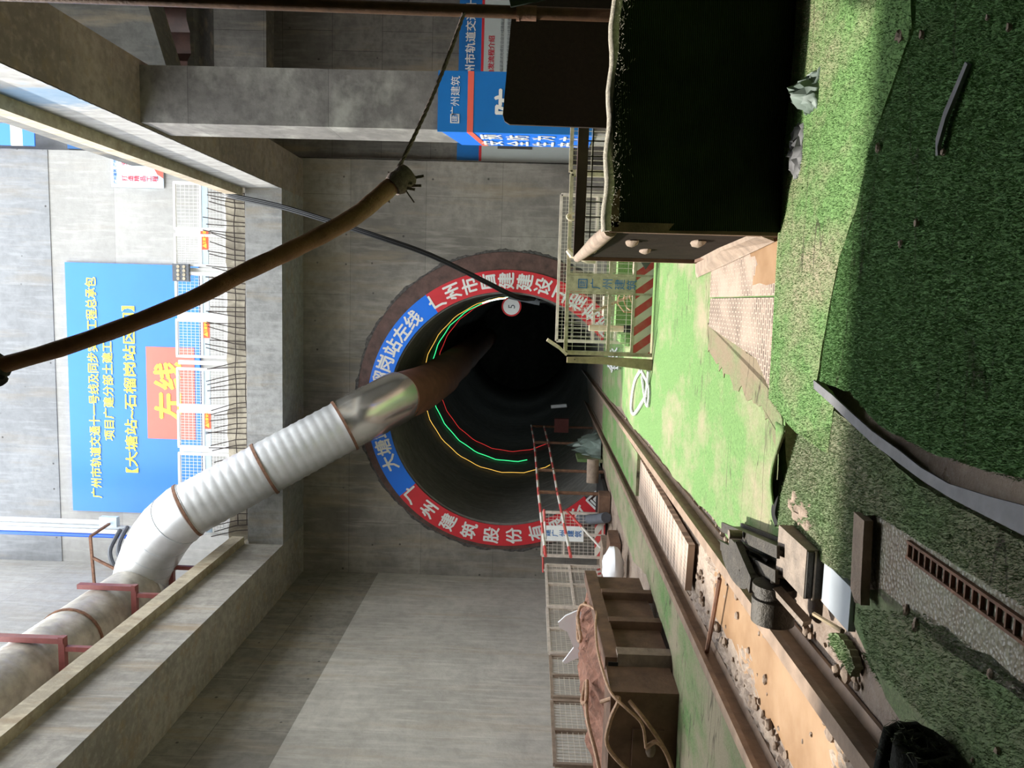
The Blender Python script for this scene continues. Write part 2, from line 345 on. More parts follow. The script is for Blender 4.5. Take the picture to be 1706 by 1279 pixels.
def thing(name, label, cat, loc, group=None):
    o = bpy.data.objects.new(name, None); COL.objects.link(o); o.location = loc; o.empty_display_size = .1
    o['_w'] = [float(q) for q in loc]; return tag(o, label, cat, group)
def struct(o, label=None): o['kind'] = 'structure'; (label and o.__setitem__('label', label)); return o
def dup(root, loc, label=None, rz=0.0):
    r = root.copy(); COL.objects.link(r); r.location = loc; r.rotation_euler = (0, 0, rz)
    if label: r['label'] = label
    for ch in root.children:
        c = ch.copy(); COL.objects.link(c); c.parent = r
        for g in ch.children:
            d = g.copy(); COL.objects.link(d); d.parent = c
    return r

_tc = {}
def glyphs(txt, bold=.02):
    """text outline as a flat mesh, centred, in units of its font size"""
    if (txt, bold) in _tc: return _tc[(txt, bold)]
    cu = bpy.data.curves.new('lettering', 'FONT'); cu.body = txt; cu.size = 1.0; cu.align_x = 'CENTER'; cu.resolution_u = 2; cu.offset = bold; cu.fill_mode = 'FRONT'
    ob = bpy.data.objects.new('lettering', cu); COL.objects.link(ob); dg = bpy.context.evaluated_depsgraph_get()
    me = bpy.data.meshes.new_from_object(ob.evaluated_get(dg))
    v = [tuple(p.co) for p in me.vertices]; f = [tuple(p.vertices) for p in me.polygons]
    bpy.data.objects.remove(ob); bpy.data.curves.remove(cu); bpy.data.meshes.remove(me)
    if v:
        ys = [p[1] for p in v]; cy = (min(ys)+max(ys))/2 if len(txt) > 1 else .36
        xs = [p[0] for p in v]; cx = (min(xs)+max(xs))/2
        v = [(p[0]-cx, p[1]-cy) for p in v]
    _tc[(txt, bold)] = (v, f); return v, f
def write(mb, txt, c, size, right=(1, 0, 0), up=(0, 0, 1), bold=.02, fit=None, sx=1.0):
    v, f = glyphs(txt, 0.0); c, r, u = Vector(c), Vector(right), Vector(up)
    if not v: return
    if fit: sx = fit/((max(p[0] for p in v)-min(p[0] for p in v))*size)
    out = r.cross(u)*.0012
    for q, (dx, dy) in enumerate(((-bold, 0), (bold, 0), (0, -bold), (0, bold)) if bold > .008 else ((0, 0),)):      # heavier strokes
        mb.add([c + out*q + r*(p[0]+dx)*size*sx + u*(p[1]+dy)*size for p in v], f)

# ------------------------------------------------------------------ the setting: floor, walls, beams, tunnel
mb = MB()
ys = np.linspace(-8, 45, 40)
for a, b_ in zip(ys[:-1], ys[1:]): mb.gbox(-8.5, a, 12, b_, -.6, -.07)
struct(mb.build('floor', 'mud', origin=(0, 0, 0)), 'muddy pit floor under the turf')

CX, CZ, RH = -2.46, 1.50, 3.40
def holed_wall(mb, x0, x1, z0, z1, y, cx, cz, r, n=96):
    angs = sorted([2*PI*k/n for k in range(n)] + [math.atan2(z-cz, x-cx) % (2*PI) for x in (x0, x1) for z in (z0, z1)])
    ci, ou = [], []
    for a in angs:
        c, s_ = math.cos(a), math.sin(a); t = 1e9
        if c > 1e-9: t = min(t, (x1-cx)/c)
        if c < -1e-9: t = min(t, (x0-cx)/c)
        if s_ > 1e-9: t = min(t, (z1-cz)/s_)
        if s_ < -1e-9: t = min(t, (z0-cz)/s_)
        ci.append((cx+c*r, y, cz+s_*r)); ou.append((cx+c*t, y, cz+s_*t))
    N = len(angs); mb.add(ci+ou+[(p[0], y+.9, p[2]) for p in ci],
        [(k, N+k, N+(k+1) % N, (k+1) % N) for k in range(N)] + [(k, (k+1) % N, 2*N+(k+1) % N, 2*N+k) for k in range(N)])
mb = MB(); holed_wall(mb, -6.75, 3.12, -2.4, 7.4, 18.0, CX, CZ, RH)
struct(mb.build('wall_back', 'wallgrey', origin=(0, 0, 0)), 'grey cast concrete end wall pierced by the tunnel')
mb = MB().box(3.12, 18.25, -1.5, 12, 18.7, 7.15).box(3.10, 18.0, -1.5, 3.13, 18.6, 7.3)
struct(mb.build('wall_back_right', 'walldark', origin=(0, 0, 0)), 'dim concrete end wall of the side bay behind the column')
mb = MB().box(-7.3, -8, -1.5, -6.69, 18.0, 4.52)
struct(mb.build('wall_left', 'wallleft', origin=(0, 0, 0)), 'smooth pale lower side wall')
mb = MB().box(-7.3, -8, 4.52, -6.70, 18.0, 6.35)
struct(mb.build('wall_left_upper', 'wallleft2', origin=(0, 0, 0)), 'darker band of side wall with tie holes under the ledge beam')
mb = MB().prism([(-7.25, -8, 6.35), (-7.25, 20, 6.35), (-7.25, 20, 16.2), (-7.25, 13, 11.2), (-7.25, 8, 9.0), (-7.25, -8, 9.0)], (-.6, 0, 0))  # top sloped so the sun passes over it to the pit floor
struct(mb.build('wall_left_top', 'wallupl', origin=(0, 0, 0)), 'bright side wall above the ledge')
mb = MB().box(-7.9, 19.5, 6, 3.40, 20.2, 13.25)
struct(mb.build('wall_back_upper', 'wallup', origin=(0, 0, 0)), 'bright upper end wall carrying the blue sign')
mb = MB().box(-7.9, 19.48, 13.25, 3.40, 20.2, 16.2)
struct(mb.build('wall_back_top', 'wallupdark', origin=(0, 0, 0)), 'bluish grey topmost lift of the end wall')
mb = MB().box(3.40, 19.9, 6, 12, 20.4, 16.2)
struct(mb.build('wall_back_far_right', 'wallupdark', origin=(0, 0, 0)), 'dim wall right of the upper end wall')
struct(MB().box(11.0, -8, -1.5, 11.5, 20, 19).build('wall_right', 'walldark', origin=(0, 0, 0)))
struct(MB().box(-7.9, -8.4, -1.5, 11.5, -8, 19).build('wall_front', 'walldark', origin=(0, 0, 0)))
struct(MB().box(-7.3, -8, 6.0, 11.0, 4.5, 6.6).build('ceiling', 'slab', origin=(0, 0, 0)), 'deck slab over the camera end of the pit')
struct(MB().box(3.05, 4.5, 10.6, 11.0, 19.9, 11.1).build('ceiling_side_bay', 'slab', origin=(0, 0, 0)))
# ledge beam on the left, with its kerb
mb = MB().box(-6.72, 4.5, 6.35, -5.55, 18.0, 7.2)
struct(mb.build('ledge_beam', 'beam', origin=(0, 0, 0)), 'long concrete ledge beam along the left wall')
mb = MB().box(-7.25, 4.5, 7.2, -5.55, 19.5, 7.28); mb.box(-5.62, 4.5, 7.2, -5.38, 16.4, 7.47)
struct(mb.build('ledge_kerb', 'kerb', origin=(0, 0, 0)), 'tan kerb on top of the ledge beam')
# beam across the end wall
mb = MB().box(-5.55, 16.45, 6.35, 2.2, 18.0, 7.12).box(-5.55, 16.62, 7.12, 3.4, 18.0, 7.2)
struct(mb.build('end_beam', 'beamend', origin=(0, 0, 0)), 'grey concrete beam across the end wall above the tunnel')
mb = MB()
xs = np.linspace(-5.6, 3.4, 60); zt = 7.66 + RNG.uniform(-.03, .03, 60)
for k in range(59):
    mb.add([(xs[k], 16.74, 7.12), (xs[k+1], 16.74, 7.12), (xs[k+1], 16.74, zt[k+1]), (xs[k], 16.74, zt[k]), (xs[k], 18.0, zt[k]), (xs[k+1], 18.0, zt[k+1])], [(0, 1, 2, 3), (3, 2, 5, 4)])
mb.box(-5.6, 17.98, 7.12, 3.4, 19.6, 7.62)
struct(mb.build('walkway_edge', 'rough', origin=(0, 0, 0)), 'rough tan walkway edge under the white railing')
# beam on the right
mb = MB().box(2.2, 4.5, 6.35, 3.05, 18.0, 7.2)
struct(mb.build('side_beam', 'beamr', origin=(0, 0, 0)), 'brownish concrete beam on the right carried by the column')
mb = MB()
xs = np.linspace(4.5, 16.4, 100); j = 2.197 + RNG.uniform(-.012, .004, 100)
for k in range(99):
    mb.add([(2.188, xs[k], 7.2), (2.188, xs[k+1], 7.2), (2.188, xs[k+1], 6.352+RNG.uniform(0, .02)), (2.188, xs[k], 6.352)], [(0, 1, 2, 3)])
struct(mb.build('side_beam_face', 'beamface', origin=(0, 0, 0)), 'pale beam face with a patch of old blue film')
mb = MB().box(2.02, 4.5, 7.2, 3.4, 16.5, 7.46)
struct(mb.build('side_kerb', 'kerb', origin=(0, 0, 0)), 'kerb slab on the right beam')
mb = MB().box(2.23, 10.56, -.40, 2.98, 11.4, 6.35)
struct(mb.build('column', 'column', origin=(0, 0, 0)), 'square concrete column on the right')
# side bay above the right wall: pale panel, dark void, knee brace
struct(MB().box(3.1, 17.0, 8.42, 11, 19.9, 8.62).build('side_bay_shade_slab', 'slab', origin=(0, 0, 0)))  # slab added to darken the gap beneath it
struct(MB().box(3.1, 17.0, 6.85, 11, 17.5, 7.98).build('side_bay_beam', 'walldark', origin=(0, 0, 0)), 'dull concrete beam high in the side bay')
struct(MB().prism([(3.05, 13.2, 8.2), (3.05, 13.2, 7.2), (3.6, 13.2, 7.2), (11, 13.2, 9.4), (11, 13.2, 10.6), (5.2, 13.2, 10.6)], (0, .7, 0)).build('knee_brace', 'slab', origin=(0, 0, 0)), 'sloping dark concrete brace in the side bay')

# tunnel: steel portal ring, segment lining, invert
mb = MB(); n = 96
for k in range(n):
    a0, a1 = 2*PI*k/n, 2*PI*(k+1)/n
    q = []
    for a in (a0, a1):
        for r, y in ((3.54, 17.99), (3.53, 17.965), (3.0, 17.975), (2.95, 18.9)):
            q.append((CX+.02+math.cos(a)*r, y, CZ+.02+math.sin(a)*r))
    mb.add(q, [(0, 1, 5, 4), (1, 2, 6, 5), (2, 3, 7, 6)])
struct(mb.build('tunnel_portal', 'portal', origin=(0, 0, 0)), 'brown steel portal ring round the tunnel mouth')
mb = MB(); ro = [3.575+random.uniform(0, .035)+.018*math.sin(k*.31)+.012*math.sin(k*.77) for k in range(360)]
mb.add([(CX+.02+math.cos(2*PI*k/360)*r, yy, CZ+.02+math.sin(2*PI*k/360)*r) for k in range(360) for r, yy in ((3.5, 17.985), (ro[k]-.03, 17.988), (ro[k], 17.9985))],
       [(k*3+q, k*3+q+1, ((k+1) % 360)*3+q+1, ((k+1) % 360)*3+q) for k in range(360) for q in (0, 1)])
struct(mb.build('portal_mortar', 'grit', origin=(0, 0, 0)), 'ragged dark mortar round the portal ring')
TX, TZ, TR = -2.6, 1.54, 2.74
mb = MB(); prof = [(18.0, TR)]
y = 18.9
while y < 46: prof += [(y-.012, TR), (y, TR+.012), (y+.012, TR)]; y += 1.2
prof.append((46, TR))
for (y0, r0), (y1, r1) in zip(prof[:-1], prof[1:]):
    mb.add([(TX+math.cos(2*PI*k/64)*r, yy, TZ+math.sin(2*PI*k/64)*r) for yy, r in ((y0, r0), (y1, r1)) for k in range(64)], [(k, 64+k, 64+(k+1) % 64, (k+1) % 64) for k in range(64)])
mb.add([(TX+math.cos(2*PI*k/64)*TR, 46, TZ+math.sin(2*PI*k/64)*TR) for k in range(64)], [tuple(range(64))])
mb.add([(TX+math.cos(2*PI*k/64)*r, 18.0, TZ+math.sin(2*PI*k/64)*r) for r in (TR, 3.05) for k in range(64)], [(k, (k+1) % 64, 64+(k+1) % 64, 64+k) for k in range(64)])
i0 = len(mb.v)
rs = random.Random(4)
for ring in range(8):                                  # radial segment joints as shallow dark grooves
    yy = 18.9+1.2*ring; off = rs.uniform(0, 1)
    for k in range(6):
        a = off+k*PI/3; r = TR-.004
        mb.bar((TX+math.cos(a)*r, yy, TZ+math.sin(a)*r), (TX+math.cos(a)*r, yy+1.2, TZ+math.sin(a)*r), .03, .004, up=(math.cos(a), 0, math.sin(a)))
mb.m = [1 if i >= i0 else 0 for i in []] or [0]*len(mb.f)
struct(mb.build('tunnel_lining', 'lining', smooth=True, origin=(0, 0, 0)), 'dark segmental lining of the tunnel')

# ------------------------------------------------------------------ ring banner round the tunnel mouth
def arc_banner(name, label, a0, a1, matn, chars, lead, ro=3.28, ri=2.78, tang=None):
    t = thing(name, label, 'banner', (TX, 17.93, TZ), 'banner strips round the tunnel mouth'); mb = MB(); n = 40
    pts = [[(TX+math.cos(math.radians(a))*r, yy, TZ+math.sin(math.radians(a))*r) for r, yy in ((ri, 17.93), (ro, 17.93), (ro, 17.96), (ri, 17.96))] for a in np.linspace(a0, a1, n)]
    mb.add([p for q in pts for p in q], [(i*4+k, i*4+(k+1) % 4, i*4+4+(k+1) % 4, i*4+4+k) for i in range(n-1) for k in range(4)])
    bs = mb.build('banner_sheet', matn, t)
    tx = MB()
    for ch, a in chars:
        ra = math.radians(a); c = (TX+math.cos(ra)*3.03, 17.922, TZ+math.sin(ra)*3.03)
        rad = Vector((math.cos(ra), 0, math.sin(ra))); tg = Vector((-math.sin(ra), 0, math.cos(ra)))
        if tang is None: up, rt = rad, -tg
        else: up, rt = tg*tang, rad*tang
        write(tx, ch, c, .40, rt, up, .026)
    tx.build('lettering', 'letterwhite', bs)
    return t
bl = '大塘站~石榴岗站左线'; ang = np.linspace(116.5, 47, 10)
arc_banner('arch_banner', 'blue arch strip with white characters over the crown of the tunnel mouth', 36, 131, 'blue', list(zip(bl, ang)), 0)
rl = '广州建筑股份有限公司'; ang = np.linspace(134, 134+10.3*9, 10)
arc_banner('arch_banner', 'red strip with white characters down the left side of the tunnel mouth', 131, 224, 'red', list(zip(rl, ang)), 0, tang=-1)
rr = '广州市盾建建设工程有限公司'; ang = [33.5-8.1*k for k in range(len(rr))]
arc_banner('arch_banner', 'red strip with white characters down the right side of the tunnel mouth', 36, -52, 'red', list(zip(rr, ang))[:11], 0, tang=1)

# ------------------------------------------------------------------ blue project sign on the upper wall
t = thing('project_sign', 'large blue sign with yellow characters on the upper end wall', 'sign', (-2.6, 19.42, 9.45))
MB().box(-5.83, 19.42, 9.45, .62, 19.49, 12.87).build('sign_board', 'blue', t)
rp = MB().box(-3.84, 19.405, 9.58, -1.46, 19.42, 10.83).build('red_panel', 'coral', t)
tx = MB()
write(tx, '广州市轨道交通十一号线及同步实施工程总承包', (-2.6, 19.40, 12.21), .30, bold=.022, fit=5.72)
write(tx, '项目广建分部土建工程', (-2.5, 19.40, 11.83), .29, bold=.022, fit=2.85)
write(tx, '【大塘站~石榴岗站区间】', (-2.6, 19.40, 11.26), .34, bold=.022, fit=4.3)
tx.build('lettering', 'yellow', t); tx = MB(); write(tx, '左', (-2.98, 19.395, 10.26), .74, bold=.03); write(tx, '线', (-2.20, 19.395, 10.26), .74, bold=.03)
tx.build('panel_lettering', 'yellow', rp)

# slogan poster
t = thing('slogan_poster', 'pastel poster with red slogan on the upper wall beside the right beam', 'poster', (3.1, 19.44, 10.3))
MB().box(2.52, 19.44, 10.3, 3.39, 19.48, 11.62).build('poster_sheet', 'poster', t)
MB().box(2.52, 19.435, 11.42, 3.39, 19.442, 11.62).build('poster_header', 'lightblue', t)
tx = MB()
for q, ch in enumerate('打造精品工程'): write(tx, ch, (2.74, 19.43, 11.28-.155*q), .15, bold=.015)
for q, ch in enumerate('安全生产'): write(tx, ch, (3.12, 19.43, 11.28-.15*q), .14, bold=.015)
tx.build('lettering', 'letterred', t)
tx = MB(); write(tx, '广州建筑', (2.78, 19.43, 11.52), .09, bold=.01); write(tx, '广州建筑', (3.2, 19.43, 11.52), .09, bold=.01); tx.build('header_lettering', 'letterblue', t)
MB().prism([(2.75, 19.437, 10.3), (3.15, 19.437, 10.3), (3.15, 19.437, 10.42), (3.02, 19.437, 10.55), (2.85, 19.437, 10.45)], (0, -.004, 0)).build('poster_picture', 'coral', t)
# blue and white sheets at the top right
t = thing('site_hoarding', 'blue and white banner hung high beyond the right kerb', 'banner', (4.0, 19.3, 13.4))
for i, (a, b_, mt) in enumerate(((14.05, 16.5, 'blue'), (13.75, 14.05, 'white'), (13.45, 13.75, 'blue'))): MB().box(3.45, 19.3, a, 3.98, 19.34, b_).build('banner_sheet', mt, t)
tag(MB().box(3.50, 19.84, 12.5, 4.5, 19.91, 12.95).build('blue_sheet', 'bluedark'), 'small dark blue sheet below the hung blue and white banner', 'sheet')

# ------------------------------------------------------------------ white railing along the walkway
def railing_panel(x0, x1, label, sign):
    t = thing('guard_railing', label, 'railing', ((x0+x1)/2, 16.9, 7.68), 'white railing along the upper walkway'); mb = MB()
    y, z0, z1 = 16.9, 7.7, 8.87
    for x in (x0, x1): mb.bar((x, y, z0), (x, y, z1), .055)
    for z in (z0+.03, 8.28, z1-.02): mb.bar((x0, y, z), (x1, y, z), .05)
    mb.build('frame', 'white', t)
    MB().wires((x0, y, 8.30), (x1-x0, 0, 0), (0, 0, .55), 13, 6, .007).wires((x0, y, 7.75), (x1-x0, 0, 0), (0, 0, .36), 13, 5, .007).build('mesh', 'white', t)
    MB().box(x0+.02, y-.012, 8.12, x1-.02, y+.012, 8.27).build('name_plate', 'lightblue', t)
    if sign:
        c = (x0+x1)/2 + .22
        wp = MB().box(c-.2, y-.022, 8.11, c+.2, y-.012, 8.28).build('warning_plate', 'orange', t)
        tx = MB(); tx.prism([(c-.17, y-.024, 8.15), (c-.07, y-.024, 8.15), (c-.12, y-.024, 8.24)], (0, -.002, 0)); write(tx, '注意安全', (c+.06, y-.025, 8.195), .075, bold=.02); tx.build('warning_lettering', 'yellow', wp)
    return t
px = [(-5.5, -4.72, 0), (-4.60, -3.66, 0), (-3.50, -2.70, 1), (-2.56, -1.74, 0), (-1.46, -.66, 1), (-.52, .36, 0), (.55, 1.20, 1), (1.34, 2.32, 0)]
ws = ['leftmost panel of the white walkway railing, behind the silver duct', 'white railing panel left of the red panel of the blue sign', 'white railing panel in front of the character at left on the red panel', 'white railing panel in front of the right half of the red panel',
      'white railing panel just right of the red panel of the blue sign', 'white railing panel under the blue sign beside the floodlight', 'white railing panel on the bare concrete right of the floodlight', 'rightmost panel of the white walkway railing, next to the right kerb']
for (a, b_, s_), l in zip(px, ws): railing_panel(a, b_, l, s_)
for i, x in enumerate((-4.66, -3.58, -2.63, -1.60, -.59, .45, 1.27)):
    MBt = MB().box(x-.045, 16.93, 7.64, x+.045, 16.99, 8.85)
    tag(MBt.build('square_post', 'white'), 'white square post between two panels of the walkway railing', 'post', 'posts of the white walkway railing')
t = thing('floodlight', 'eight-lamp floodlight on a white stand at the walkway railing', 'floodlight', (.37, 16.8, 7.66))
hs = MB().box(.19, 16.75, 8.50, .57, 16.84, 8.86).build('housing', 'greyhose', t)
for i in range(2):
    for k in range(4):
        MB().tube([(.25+.085*k, 16.752, 8.60+.13*i), (.25+.085*k, 16.735, 8.60+.13*i)], .036, 12).build('lens', 'olive', hs)
MB().bar((.37, 16.82, 7.66), (.37, 16.82, 8.55), .06, .05).bar((.22, 16.80, 7.68), (.52, 16.80, 7.68), .05).build('stand', 'white', t)
# starter bars
for k in range(62):
    x = -5.3 + 7.4*k/61 + random.uniform(-.03, .03); lean = random.uniform(-.12, .12) + (.10 if x > -1.5 else -.10)
    o = MB().tube([(x, 16.70, 7.13), (x+lean*.2, 16.70, 7.5), (x+lean, 16.68, random.uniform(7.95, 8.15))], .011, 5).build('rebar', 'rebar')
    tag(o, 'rusty starter bar standing along the walkway edge', 'rebar', 'starter bars along the walkway edge')
for z, lab in ((7.22, 'lowest'), (7.45, 'upper')):
    mb = MB(); p = [(x, 16.665+random.uniform(-.01, .01), z+random.uniform(-.02, .02)) for x in np.linspace(-5.2, 2.1, 24)]
    tag(mb.tube(p, .011, 5).build('rebar', 'rebar'), lab+' long horizontal bar tied across the starter bars', 'rebar')

# ------------------------------------------------------------------ ventilation duct
t = thing('ventilation_duct', 'silver spiral duct along the ledge that bends down to the tunnel mouth', 'duct', (-6.4, 9, 8.6))
def ribbed(path, r, step=.17, depth=.012):
    P = [Vector(p) for p in path]; out = []; rad = []
    for a, b_ in zip(P[:-1], P[1:]):
        L = (b_-a).length; n = max(2, int(L/(step/3)))
        for i in range(n): out.append(a.lerp(b_, i/n))
    out.append(P[-1])
    d = 0.0
    for i, p in enumerate(out):
        if i: d += (p-out[i-1]).length
        rad.append(r + (depth if (d % step) < step*.28 else 0))
    return out, rad
o, r = ribbed([(-6.4, 4.6, 9.2), (-6.4, 15.5, 9.2)], .58); MB().tube(o, r, 28).build('duct_run', 'steeldirty', t, True)
Sx, Ex = Vector((-4.53, 15.3, 8.0)), Vector((-2.26, 16.9, 3.97))
el = [(-6.4, 15.48, 9.2), (-6.37, 15.62, 9.2), (-6.25, 15.75, 9.19), (-6.0, 15.8, 9.13), (-5.65, 15.75, 8.98), (-5.25, 15.6, 8.72), (-4.9, 15.42, 8.42), tuple(Sx), tuple(Sx+(Ex-Sx)*.02)]
MB().tube(el, [.59, .60, .59, .60, .595, .60, .59, .585, .585], 28).build('elbow', 'steel', t, True)
dv = (Ex-Sx)
for a_, b_ in zip(el[1:-2], el[2:-1]):
    A, B = Vector(a_), Vector(b_); C_ = (A+B)/2; D = (B-A).normalized()*.006; MB().tube([C_-D, C_+D], .598, 28).build('seam', 'greypipe', t, True)
o, r = ribbed([Sx, Sx+dv*.74], .565, .19, .012); MB().tube(o, r, 28).build('sloping_run', 'steel', t, True)
MB().tube([Sx+dv*.74, Sx+dv*.80, Sx+dv*.805, Sx+dv*.90, Sx+dv*.905, Ex, Ex+Vector((.03, .12, -.05))], [.575, .575, .585, .585, .575, .575, .575], 32).build('end_sleeve', 'chrome', t, True)
for q in (0.01, .36, .745): MB().tube([Sx+dv*q-dv*.006, Sx+dv*q+dv*.006], .60, 28).build('flange', 'rust', t, True)
for y in (5.8, 9.6, 13.2): MB().tube([(-6.4, y-.02, 9.2), (-6.4, y+.02, 9.2)], .615, 28).build('flange', 'rust', t, True)
t2 = thing('fabric_duct', 'reddish brown fabric duct hanging under the tunnel crown', 'duct', (-2.2, 20, 3.0))
pts = [Ex+dv*.012, (-2.2, 17.5, 3.72), (-2.18, 18.2, 3.58), (-2.17, 19.5, 3.5)] + [(-2.16, y, 3.46+.03*math.sin(y*1.7)) for y in np.arange(21, 44, 1.5)]
MB().tube(pts, [.55, .54, .53]+[.52+.012*math.sin(i*2.1) for i in range(len(pts)-3)], 24).build('duct_fabric', 'duct', t2, True)
def duct_bracket(y, label):
    t = thing('duct_bracket', label, 'bracket', (-5.78, y, 7.47), 'red brackets holding the duct')
    MB().bar((-5.76, y, 8.48), (-5.76, y, 9.62), .09, .13).build('upright', 'darkred', t)
    MB().bar((-5.70, y, 8.52), (-7.22, y, 8.52), .10, .10).build('cross_beam', 'darkred', t)
    mb = MB()
    for x in (-5.9, -7.1): mb.bar((x, y, 7.28), (x, y, 8.5), .08)
    mb.bar((-5.9, y, 7.6), (-7.1, y, 7.6), .06); mb.build('leg_frame', 'darkred', t)
    return t
duct_bracket(15.75, 'dark red duct bracket nearest the bend of the duct'); duct_bracket(14.2, 'dark red duct bracket second from the bend of the duct'); duct_bracket(11.9, 'dark red duct bracket nearest the camera')

# pipes, hoses, bracket on the upper left
for i, (x, mt, z0, lab) in enumerate(((-5.36, 'white', 10.7, 'rightmost white pipe of the four on the upper wall'), (-5.47, 'greypipe', 9.2, 'grey pipe between the two white pipes on the upper wall'), (-5.57, 'white', 10.35, 'white pipe beside the blue pipe on the upper wall'), (-5.68, 'bluepipe', 9.2, 'blue pipe on the upper wall above the duct bend'))):
    tag(MB().tube([(x, 17, z0), (x, 17, 18)], .052 if i % 2 == 0 else .045, 12).build('pipe', mt, smooth=True), lab, 'pipe', 'pipes running up the wall')
mb = MB()
mb.box(-5.45, 16.93, 10.35, -5.22, 17.07, 10.75)
tag(mb.build('pipe_tag', 'lightblue'), 'pale blue and white cover at the end of the white pipes', 'cover')
for i, (x, e) in enumerate(((-5.50, -6.35), (-5.42, -6.15), (-5.46, -6.0), (-5.6, -6.02))):
    z = 10.25 - .17*i
    pts = [(x, 16.9, z), (x-.15, 16.6, z-.02), (x-.32, 16.4, z-.03-.02*i), ((x+e)/2-.1, 16.3, z-.12), (e, 16.3, z-.28)]
    tag(MB().tube(smooth(pts), .05, 8).build('hose', 'greyhose', smooth=True), ['uppermost', 'second', 'third', 'lowest'][i]+' of the dark hoses curving off the wall pipes', 'hose', 'hoses off the wall pipes')
t = thing('pipe_stand', 'rusty angle-iron stand under the wall pipes beside the duct', 'stand', (-6.3, 16, 9.7))
MB().bar((-5.37, 16, 10.42), (-6.5, 16, 10.36), .05).build('top_bar', 'rust', t); MB().bar((-5.37, 16, 10.42), (-5.36, 16.9, 10.5), .05).build('tie_bar', 'rust', t); MB().bar((-5.85, 16, 10.37), (-6.15, 16, 9.75), .05).build('brace', 'rust', t)
tag(MB().tube([(-5.0, 17.9, 7.9), (-5.2, 16.9, 8.2), (-5.15, 16.2, 8.35)], .11, 10).build('fire_hose', 'greyhose', smooth=True), 'dark grey hose lying behind the duct bend', 'hose')

# ------------------------------------------------------------------ cables into the tunnel
offs = [(0, 0), (.035, .02), (-.03, .03), (.01, .06), (.045, .065)]
for i, (a, b_) in enumerate(offs):
    pts = [(2.15+a, 16.6, 7.62), (2.0+a, 16.25, 7.38+b_), (1.79+a, 16.2, 6.29+b_), (1.56+a, 16.25, 5.41+b_), (1.21+a, 16.4, 4.17+b_), (.90+a, 16.8, 3.19+b_), (.43+a, 17.3, 2.14+b_), (.07+a*1.2, 17.9, 1.35+b_), (.05+a*1.2, 18.6, .9+b_), (.06+a, 20.5, .7+b_), (.06+a, 40, .6)]
    tag(MB().tube(smooth(pts, 4), .026, 6).build('cable', 'cable', smooth=True), 'black cable sagging from the right kerb into the tunnel mouth', 'cable', 'cable bundle into the tunnel')
t = thing('cable_box', 'dark grey box hung with cables inside the tunnel mouth on the right', 'box', (0, 18.6, .8))
MB().bar((.12, 18.6, 1.56), (-.02, 18.6, .80), .20, .14).build('box_body', 'greyhose', t); MB().bar((-.02, 18.55, .8), (.0, 18.55, .35), .08, .05).build('box_lead', 'cable', t)
t = thing('speed_sign', 'round white sign with a red rim and the figure 5 inside the tunnel', 'sign', (-.17, 19.2, 1.26))
MB().tube([(-.17, 19.2, 1.5), (-.17, 19.18, 1.5)], .245, 32).build('rim', 'red', t); MB().tube([(-.17, 19.19, 1.5), (-.17, 19.172, 1.5)], .205, 32).build('face', 'bag', t)
tx = MB(); write(tx, '5', (-.17, 19.168, 1.5), .24, bold=.0); tx.build('figure', 'letterdark', t)

# LED strips round the tunnel wall
def strip(y, mt, lab, a0, a1, seed, rad=.016):
    rs = random.Random(seed); pts = []
    for a in np.linspace(a0, a1, 60):
        ra = math.radians(a); r = TR-.05-.03*abs(math.sin(a*.21+seed)); pts.append((TX+math.cos(ra)*r, y+.25*math.sin(a*.045+seed)*.4, TZ+math.sin(ra)*r))
    tag(MB().tube(pts, rad, 5).build('led_strip', mt), lab, 'light strip', 'light strips round the tunnel wall')
strip(23.1, 'led_y', 'yellow light strip round the tunnel wall, nearest the mouth', -5, 208, 1, .010)
strip(24.9, 'led_g', 'green light strip round the tunnel wall between yellow and red', 2, 192, 2, .014)
strip(26.6, 'led_r', 'red light strip round the tunnel wall, deepest of the three', 20, 210, 3, .010)
tag(MB().tube([(TX+math.cos(math.radians(a))*2.66, 24.0, TZ+math.sin(math.radians(a))*2.66) for a in np.linspace(2, 22, 12)], .03, 6).build('led_strip', 'led_w'), 'short white light strip beside the round 5 sign', 'light strip', 'light strips round the tunnel wall')

# ------------------------------------------------------------------ rails
def railx(k, y): return (-1.25-.05*y) if k == 0 else (-1.92-.06*y)
for k, lab in ((0, 'rusty rail nearer the camera with turf laid up to it'), (1, 'far rusty rail running beside the skip into the tunnel')):
    mb = MB(); prof = [(-.055, -.065), (.055, -.065), (.055, -.05), (.012, -.04), (.010, .015), (.032, .025), (.032, .055), (-.032, .055), (-.032, .025), (-.010, .015), (-.012, -.04), (-.055, -.05)]
    yy = np.linspace(.6, 40, 40); n = len(prof)
    mb.add([(railx(k, y)+a, y, gz(y)+b_) for y in yy for a, b_ in prof], [(i*n+j, i*n+(j+1) % n, i*n+n+(j+1) % n, i*n+n+j) for i in range(39) for j in range(n)]+[tuple(range(n-1, -1, -1))])
    tag(mb.build('rail', 'rail'), lab, 'rail', 'track rails')
